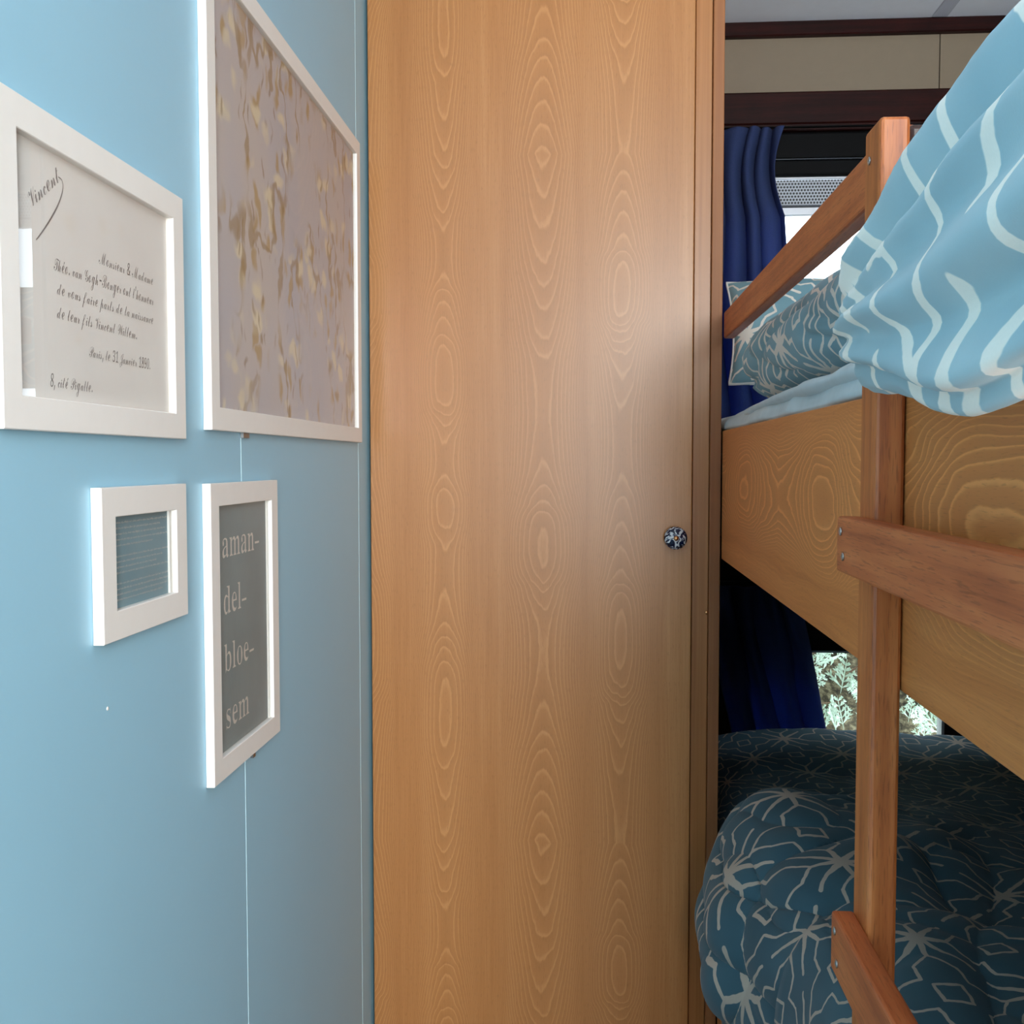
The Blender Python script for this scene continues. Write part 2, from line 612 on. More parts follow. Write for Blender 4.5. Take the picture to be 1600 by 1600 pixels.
_c = g.mix(g.m('MULTIPLY', _dabs(34.0, (1.0, .55, 1.0), .16, .40, 3.0, .40, .52), .8), _c, srgb(186, 152, 92))
_c = g.mix(g.m('MULTIPLY', _dabs(26.0, (.8, 1.0, 1.0), .16, .42, 11.0, .42, .54), .9), _c, srgb(240, 226, 196))
_c = g.mix(g.m('MULTIPLY', _dabs(60.0, (1.0, .4, 1.0), .10, .30, 23.0, .42, .52), .6), _c, srgb(140, 108, 66))
_ln = g.m('ABSOLUTE', g.m('SUBTRACT', g.noise(g.v('MULTIPLY', _wp, (9.0, 4.0, 1.0)), 1.0, 3.0), .5))
_c = g.mix(g.m('MULTIPLY', g.m('MULTIPLY', g.smooth(_ln, .022, .006), g.smooth(_dens, .40, .55)), .7), _c, srgb(160, 130, 82))
M['mottled_print'] = g.done(g.principled(_c, 0.7))

# navy and white painted ceramic
g = NT('painted_ceramic')
_n = g.noise(g.v('MULTIPLY', g.coord(), (70.0, 70.0, 70.0)), 1.0, 2.0, .5, 2.6)
_c = g.ramp(_n, [(0.46, srgb(22, 30, 58)), (0.52, srgb(40, 52, 84)), (0.56, srgb(214, 218, 222))])
M['painted_ceramic'] = g.done(g.principled(_c, 0.12))

# curtain cloth: blue, lets some daylight through
g = NT('curtain_cloth')
_s = g.sep(g.coord())
_w = g.noise(g.xyz(g.m('MULTIPLY', _s[0], 700.0), g.m('MULTIPLY', _s[1], 700.0), g.m('MULTIPLY', _s[2], 700.0)), 1.0, 1.0)
_c = g.ramp(_w, [(0.3, srgb(46, 60, 104)), (0.7, srgb(58, 74, 122))])
_p = g.principled(_c, 0.9)
_t = g.node('ShaderNodeBsdfTranslucent')
_t.inputs[0].default_value = (*srgb(66, 88, 156), 1)
_mx = g.node('ShaderNodeMixShader')
_mx.inputs[0].default_value = 0.36
g.t.links.new(_p, _mx.inputs[1])
g.t.links.new(_t.outputs[0], _mx.inputs[2])
M['curtain_cloth'] = g.done(_mx.outputs[0])

# conifer foliage, pale blue-green, slightly see-through
g = NT('conifer')
_n = g.noise(g.coord(), 90.0, 2.0)
_c = g.ramp(_n, [(0.3, srgb(160, 186, 160)), (0.7, srgb(228, 240, 224))])
_p = g.principled(_c, 0.7)
_t = g.node('ShaderNodeBsdfTranslucent')
g.put(_t.inputs[0], _c)
_mx = g.node('ShaderNodeMixShader')
_mx.inputs[0].default_value = 0.35
g.t.links.new(_p, _mx.inputs[1])
g.t.links.new(_t.outputs[0], _mx.inputs[2])
M['conifer'] = g.done(_mx.outputs[0])
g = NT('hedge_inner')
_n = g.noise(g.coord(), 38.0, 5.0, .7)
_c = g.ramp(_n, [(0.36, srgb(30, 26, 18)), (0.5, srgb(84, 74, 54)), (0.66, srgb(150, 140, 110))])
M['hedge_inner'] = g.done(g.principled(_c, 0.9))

star_cloth('duvet_cloth', srgb(180, 204, 210), srgb(156, 186, 196), srgb(255, 246, 234), 0.22, 0.024, 0.95, (.135, .02))
star_cloth('pillow_cloth', srgb(140, 180, 192), srgb(118, 162, 176), srgb(244, 236, 224), 0.13, 0.024, 0.5, (.02, .01))
star_cloth('shaded_duvet_cloth', srgb(70, 108, 122), srgb(58, 94, 108), srgb(200, 186, 170), 0.150, 0.0155, 0.72, (.05, .02))  # upper duvet's fabric with the lower bunk's shade mixed into its colours
# perforated aluminium: punched round holes in offset rows
g = NT('perforated_metal')
_s = g.sep(g.coord())
_q = 0.0075
_hx = g.m('DIVIDE', _s[0], _q)
_hz = g.m('DIVIDE', _s[2], _q)
_row = g.m('MULTIPLY', g.m('MODULO', g.m('FLOOR', _hz), 2.0), 0.5)
_fx = g.m('SUBTRACT', g.m('FRACT', g.m('ADD', _hx, _row)), 0.5)
_fz = g.m('SUBTRACT', g.m('FRACT', _hz), 0.5)
_r = g.m('SQRT', g.m('ADD', g.m('MULTIPLY', _fx, _fx), g.m('MULTIPLY', _fz, _fz)))
_c = g.mix(g.smooth(_r, .40, .30), srgb(176, 180, 190), srgb(14, 14, 16))
M['perforated_metal'] = g.done(g.principled(_c, 0.45))

# ------------------------------------------------------------------ the room
WX = -0.3945          # face of the blue wall
YB, YR = 2.55, -1.60  # inner faces of the window wall and of the wall behind the camera
XR, ZC = 1.005, 2.30

structure(box('floor', (-0.50, YR - .1, -0.06), (XR + .1, YB + .1, 0.0), M['floor_vinyl']))
cl = structure(box('ceiling', (-0.50, YR - .1, ZC), (XR + .1, YB + .1, ZC + .05), M['ceiling_white']))
box('joint_strip', (0.80, YR, ZC - .004), (0.835, YB - .03, ZC), M['ceiling_strip'], cl, .001)

wl = structure(box('wall_left', (-0.47, YR, 0.0), (WX - .008, YB, ZC), M['blue_wall']))
SEAMS = [YR, -0.09, 1.1385, 1.7275, YB]
for a, b in zip(SEAMS[:-1], SEAMS[1:]):
    box('wall_panel', (WX - .008, a + .0006, 0.0), (WX, b - .0006, ZC), M['blue_wall'], wl, .0008)
for y in SEAMS[1:-1]:
    box('joint_bead', (WX - .006, y - .0006, 0.0), (WX + .0003, y + .0006, ZC), M['blue_joint'], wl)

lathe('filler_spot', [(0.0, .0018), (.0004, .0016), (.0007, .0006)], (WX, .8075, 1.048), (1, 0, 0), M['white_frame'], wl, 10)

# window wall: panelling below the beam coloured dark for the bunk's shade, cream panels above; two window openings
U0, U1, UZ0, UZ1 = 0.30, 0.93, 1.30, 1.95
L0, L1, LZ0, LZ1 = 0.40, 0.872, 0.46, 0.785
wb = structure(boxes('wall_back', [
    ((-0.47, YB, 0), (L0, YB + .05, UZ0)), ((L1, YB, 0), (XR + .06, YB + .05, UZ0)),
    ((L0, YB, 0), (L1, YB + .05, LZ0)), ((L0, YB, LZ1), (L1, YB + .05, UZ0)),
    ((-0.47, YB, UZ0), (U0, YB + .05, UZ1)), ((U1, YB, UZ0), (XR + .06, YB + .05, UZ1)),
    ((-0.47, YB, UZ1), (XR + .06, YB + .05, ZC))], M['shade_dark_panel']))
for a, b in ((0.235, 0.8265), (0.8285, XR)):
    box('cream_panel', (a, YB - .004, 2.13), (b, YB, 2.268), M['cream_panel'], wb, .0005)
structure(box('trim_1', (0.235, YB - .022, 2.266), (XR, YB, ZC), M['mahogany'], None, .003))        # cornice
structure(box('trim_2', (0.235, YB - .030, 2.055), (XR, YB, 2.132), M['mahogany'], None, .004))     # beam over the window
structure(box('trim_3', (0.235, YB - .036, 2.038), (XR, YB, 2.054), M['mahogany'], None, .002))
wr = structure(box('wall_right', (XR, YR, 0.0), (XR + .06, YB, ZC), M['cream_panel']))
structure(box('trim_4', (XR - .022, YR, 2.262), (XR, YB - .024, ZC), M['mahogany'], None, .003))    # cornice on the right wall
structure(box('trim_5', (XR - .014, YB - .016, 2.134), (XR, YB - .0045, 2.264), M['mahogany'], None, .002))

# wall behind the camera with the window the daylight comes through
R0, R1, RZ0, RZ1 = 0.12, 0.98, 0.80, 2.12
structure(boxes('wall_rear', [
    ((-0.47, YR - .05, 0), (R0, YR, ZC)), ((R1, YR - .05, 0), (XR + .06, YR, ZC)),
    ((R0, YR - .05, 0), (R1, YR, RZ0)), ((R0, YR - .05, RZ1), (R1, YR, ZC))], M['rear_wall']))
w3 = structure(boxes('window_3', [
    ((R0, YR - .04, RZ0), (R0 + .03, YR - .01, RZ1)), ((R1 - .03, YR - .04, RZ0), (R1, YR - .01, RZ1)),
    ((R0 + .03, YR - .04, RZ0), (R1 - .03, YR - .01, RZ0 + .03)),
    ((R0 + .03, YR - .04, RZ1 - .03), (R1 - .03, YR - .01, RZ1))], M['white_frame']))
box('pane', (R0 + .03, YR - .027, RZ0 + .03), (R1 - .03, YR - .023, RZ1 - .03), M['window_glass'], w3)


def window(name, x0, x1, z0, z1, fw, mat):
    w = structure(boxes(name, [
        ((x0, YB + .005, z0), (x0 + fw, YB + .04, z1)), ((x1 - fw, YB + .005, z0), (x1, YB + .04, z1)),
        ((x0 + fw, YB + .005, z0), (x1 - fw, YB + .04, z0 + fw)),
        ((x0 + fw, YB + .005, z1 - fw), (x1 - fw, YB + .04, z1))], mat))
    box('pane', (x0 + fw, YB + .02, z0 + fw), (x1 - fw, YB + .024, z1 - fw), M['window_glass'], w)
    return w


w1 = window('window_1', U0, U1, UZ0, UZ1, .022, M['aluminium'])
box('vent_plate', (U0, YB - .012, 1.868), (U1, YB - .006, 1.9275), M['perforated_metal'], w1, .001)
box('vent_rail', (U0, YB - .016, 1.9285), (U1, YB, 1.934), M['aluminium'], w1, .001)
box('vent_rail', (U0, YB - .016, 1.864), (U1, YB, 1.8675), M['blind_edge'], w1)
box('sash_rail', (U0, YB - .014, 1.843), (U1, YB + .004, 1.8635), M['aluminium'], w1, .002)
w2 = window('window_2', L0, L1, LZ0, LZ1, .006, M['window_frame_grey'])

bc = thing('roller_blind', (0.6, YB - .02, 1.935), 'black roller blind cassette above the upper bunk window', 'blind')
box('cassette', (0.24, YB - .030, 1.975), (XR - .005, YB - .001, 2.037), M['black_blind'], bc, .006, 2)
box('lower_cassette', (0.24, YB - .026, 1.938), (XR - .005, YB - .001, 1.972), M['black_blind'], bc, .004, 2)
box('edge_strip', (0.24, YB - .027, 1.9725), (XR - .005, YB - .010, 1.9745), M['blind_edge'], bc)

# ------------------------------------------------------------------ wardrobe
wd = thing('wardrobe', (-0.08, 2.17, 0.0), 'tall beech veneer wardrobe with one plain door beside the blue wall', 'wardrobe')
box('carcass', (-0.385, 1.83, 0.005), (0.2075, 2.54, 2.25), M['stile_wood'], wd, .001)
box('plinth', (-0.385, 1.835, 0.0), (0.2075, 1.90, 0.005), M['stile_wood'], wd)
box('side_panel', (0.2085, 1.803, 0.0), (0.2275, 2.54, 2.29), M['edge_band'], wd, .0012, 2)
box('stile', (0.1795, 1.812, 0.0), (0.2078, 1.829, 2.29), M['stile_wood'], wd, .0008)
box('gap_shade_strip', (-0.3935, 1.826, 0.0), (-0.386, 1.84, 2.29), M['black_gap'], wd)  # black strip colouring in the shade of the gap beside the wall
door = box('door', (-0.3895, 1.8, 0.03), (0.1775, 1.822, 2.285), M['door_veneer'], wd, .0016, 2, origin=(-0.388, 1.8, 0.0))
kb = lathe('knob', [(0.0, .0125), (.003, .0125), (.004, .0075), (.012, .007), (.015, .012), (.019, .0195), (.024, .0178),
                    (.029, .0195), (.033, .012), (.0355, .006)], (0.1476, 1.7998, 1.1192), (0, -1, 0), M['painted_ceramic'], door, 36)
lathe('knob_screw', [(0.0355, .0045), (.037, .0042), (.0385, .0025), (.039, .0008)], (0.1476, 1.7998, 1.1192), (0, -1, 0), M['brass'], kb, 16)
lathe('screw_cap', [(0.0, .0035), (.0008, .0033), (.0014, .002)], (0.2062, 1.8118, 0.985), (0, -1, 0), M['brass'], wd, 14)


# ------------------------------------------------------------------ pictures on the blue wall
def picture(name, label, y0, y1, z0, z1, w, print_mat, depth=0.0092, lip_reflection=None):
    x0, x1 = WX + .0004, WX + depth
    t = thing(name, (WX + .004, (y0 + y1) / 2, z0), label, 'picture', 'framed prints on the blue wall')
    corner = [((y0, z0), (y1, z0), (y1 - w, z0 + w), (y0 + w, z0 + w)),
              ((y1, z0), (y1, z1), (y1 - w, z1 - w), (y1 - w, z0 + w)),
              ((y1, z1), (y0, z1), (y0 + w, z1 - w), (y1 - w, z1 - w)),
              ((y0, z1), (y0, z0), (y0 + w, z0 + w), (y0 + w, z1 - w))]
    for q in corner:
        vs = [(x0, a, b) for a, b in q] + [(x1, a, b) for a, b in q]
        fs = [(3, 2, 1, 0), (4, 5, 6, 7)] + [(i, (i + 1) % 4, 4 + (i + 1) % 4, 4 + i) for i in range(4)]
        bm = bmesh.new()
        bv = [bm.verts.new(v) for v in vs]
        for f in fs:
            bm.faces.new([bv[i] for i in f])
        bmesh.ops.recalc_face_normals(bm, faces=bm.faces)
        long_edges = [e for e in bm.edges if all(abs(v.co.x - x1) < 1e-6 for v in e.verts)
                      and min(abs(e.verts[0].co.y - e.verts[1].co.y), abs(e.verts[0].co.z - e.verts[1].co.z)) < 1e-6]
        bmesh.ops.bevel(bm, geom=long_edges, offset=.0006, segments=1, affect='EDGES')
        bm_obj('moulding', bm, M['white_frame'], t)
    box('backing_board', (x0, y0 + w * .5, z0 + w * .5), (x0 + .0012, y1 - w * .5, z1 - w * .5), M['black_gap'], t)
    pr = box('print', (x0 + .0013, y0 + w, z0 + w), (x0 + .0020, y1 - w, z1 - w), print_mat, t)
    if lip_reflection:
        for a, b in ((y1 - w - lip_reflection, y1 - w), ):
            box('lip_reflection', (x0 + .0021, a, z0 + w), (x0 + .0042, b, z1 - w), M['white_frame'], t)  # strip added for the inner lip's reflection in the glass
    box('glass', (x0 + .0046, y0 + w + .0002, z0 + w + .0002), (x0 + .0058, y1 - w - .0002, z1 - w - .0002), M['picture_glass'], t)
    return t, pr, x0 + .0023


p1, pr1, PX_ = picture('framed_letter', 'white framed handwritten announcement, left of the four pictures at the top',
                       0.653, 0.959, 1.272, 1.4985, 0.0235, M['letter_paper'])
p2, pr2, _ = picture('framed_print', 'largest white framed picture, mottled print, beside the wardrobe',
                     1.026, 1.717, 1.283, 1.782, 0.024, M['mottled_print'])
p3, pr3, _ = picture('framed_text', 'smallest white framed picture with tiny paragraphs on slate blue',
                     0.7855, 0.9566, 1.104, 1.2295, 0.0242, M['slate_print'], lip_reflection=.006)
p4, pr4, _ = picture('framed_word', 'upright white framed picture reading aman-del-bloe-sem in large letters',
                     1.019, 1.243, 0.914, 1.228, 0.024, M['teal_print'], lip_reflection=.004)
box('hanging_clip', (WX + .0005, 1.136, 1.2775), (WX + .004, 1.156, 1.2828), M['steel_clip'], p2)
box('hanging_clip', (WX + .0005, 1.155, 0.9055), (WX + .004, 1.163, 0.9138), M['steel_clip'], p4)

# ---- lettering: outlines of the characters, filled as flat ink on the prints
SERIF = {
    'a': '344;255,-10 237,-7 227,1 220,15 200,35 145,2 121,-6 95,-9 82,-7 70,-4 60,3 52,11 46,22 38,48 37,63 39,84 46,104 57,121 73,136 96,150 125,164 161,177 213,190 216,241 215,254 212,266 207,275 199,282 189,288 163,295 147,296 126,294 108,290 93,283 87,274 103,250 106,237 105,222 102,208 99,202 90,194 77,191 65,194 57,203 52,218 50,236 53,259 62,278 78,295 89,302 114,312 129,316 162,318 193,317 219,312 238,304 252,292 262,277 269,259 274,236 276,210 276,62 277,43 279,40 283,37 297,35 312,35 325,38 310,42 313,28 301,11 286,-1 271,-8/149,34 167,35 182,41 216,63 215,169 156,157 126,139 107,114 101,84 104,62 112,46 129,37',
    'm': '554;20,0 33,16 30,17 50,22 58,26 64,31 67,37 69,56 69,253 67,271 64,278 59,284 52,288 31,293 34,294 21,310 141,310 134,265 178,288 197,305 216,315 237,318 264,315 283,304 295,286 320,261 353,286 373,304 394,315 417,318 449,312 469,292 482,258 487,212 487,56 489,38 491,31 496,26 504,22 524,17 521,16 534,0 379,0 393,16 389,17 409,22 417,26 425,38 427,56 427,217 425,241 419,258 412,264 402,268 376,271 358,269 340,263 324,252 307,237 307,56 309,38 317,26 324,22 344,17 341,16 354,0 201,0 215,16 211,17 231,22 239,26 247,38 249,56 249,217 247,241 241,258 234,264 224,268 198,271 179,269 161,262 145,251 129,235 129,56 131,38 139,27 146,22 165,17 162,16 176,0',
    'n': '381;20,0 33,16 30,17 50,22 58,26 64,31 67,37 69,56 69,253 67,271 64,278 59,284 52,288 31,293 34,294 21,310 142,310 135,267 179,290 198,306 219,315 242,318 275,312 295,292 309,258 313,212 313,56 316,38 319,31 324,26 332,22 352,17 348,16 362,0 204,0 218,16 209,16 226,19 242,26 250,38 252,56 252,217 250,241 244,258 237,264 227,268 202,271 183,269 164,262 148,251 131,235 131,56 133,38 136,31 140,26 148,22 168,17 165,16 178,0',
    'd': '370;139,-10 125,-9 112,-5 100,1 88,10 67,35 51,66 40,104 36,147 40,196 52,237 60,256 80,286 91,297 104,306 117,313 131,317 145,318 164,316 181,309 196,297 240,280 239,411 236,419 231,425 213,434 190,438 178,455 303,455 302,64 306,46 310,41 318,36 339,30 344,11 291,6 256,-1 235,-10 238,39 195,18 179,2 161,-7/170,28 193,31 213,41 229,56 240,76 240,242 232,257 217,270 197,278 173,281 155,279 137,273 124,263 115,250 108,232 104,210 101,153 104,98 108,76 114,58 123,45 136,36 153,30',
    'e': '301;153,-10 137,-9 122,-5 108,1 94,10 82,22 71,35 52,69 45,88 37,132 36,157 38,180 46,222 53,240 72,273 96,298 110,307 125,313 141,317 157,318 181,316 202,309 220,297 236,280 249,259 258,234 264,206 266,173 282,166 111,166 106,112 124,73 156,50 198,42 223,45 246,53 266,67 273,86 268,73 246,36 218,11 188,-5/114,192 206,192 218,215 218,235 213,266 209,277 201,286 190,292 176,296 159,297 132,291 112,274 102,244 99,203',
    'l': '199;20,0 33,16 30,17 50,22 58,26 64,30 67,37 69,56 69,408 66,424 61,429 54,433 33,438 35,439 22,455 132,455 132,46 136,31 141,26 148,22 168,17 165,16 178,0',
    'b': '361;60,-11 60,403 56,423 50,428 22,438 23,439 10,455 125,455 121,279 166,296 183,308 201,316 221,318 236,317 249,313 262,307 274,299 295,276 311,245 321,208 324,188 324,141 315,96 307,75 298,56 287,40 274,25 260,13 245,3 228,-4 211,-9 192,-10 173,-8 155,-1 136,11 100,28 44,-11/182,14 204,16 223,23 237,34 248,49 254,70 259,95 262,160 258,213 254,234 246,251 236,264 221,273 204,278 185,280 163,277 145,270 130,257 121,242 121,69 125,45 136,28 157,18',
    'o': '336;169,-10 149,-9 131,-5 115,2 99,11 85,23 73,37 53,70 45,89 37,131 36,154 37,177 45,219 53,239 73,272 85,286 99,297 115,306 131,313 149,317 168,318 187,317 205,313 221,307 236,298 250,286 263,273 283,240 290,221 299,178 300,154 299,130 290,88 283,69 263,36 250,22 236,11 221,2 205,-5 188,-9/169,11 186,13 202,18 215,27 228,47 234,81 237,154 233,227 229,253 223,271 214,283 202,292 186,297 169,299 150,297 134,292 121,283 112,271 107,253 103,227 100,154 103,82 109,47 122,27 135,18 151,13',
    's': '288;151,-10 126,-6 93,6 78,9 61,8 49,4 40,-1 45,-9 52,-9 52,105 42,105 43,85 51,68 62,52 75,39 89,28 105,21 122,16 140,15 154,16 179,21 198,33 204,40 208,49 209,58 206,72 196,84 182,95 99,139 86,148 68,169 62,181 55,206 55,241 60,259 67,276 77,291 89,303 104,312 121,317 146,319 202,306 215,305 234,308 241,313 236,319 227,319 227,222 239,222 238,239 230,254 220,266 208,277 195,285 180,291 165,295 149,296 125,294 105,286 92,274 89,267 89,252 96,238 119,222 184,189 211,172 228,151 237,127 240,95 239,72 234,51 227,33 216,18 203,6 188,-3 171,-8',
}
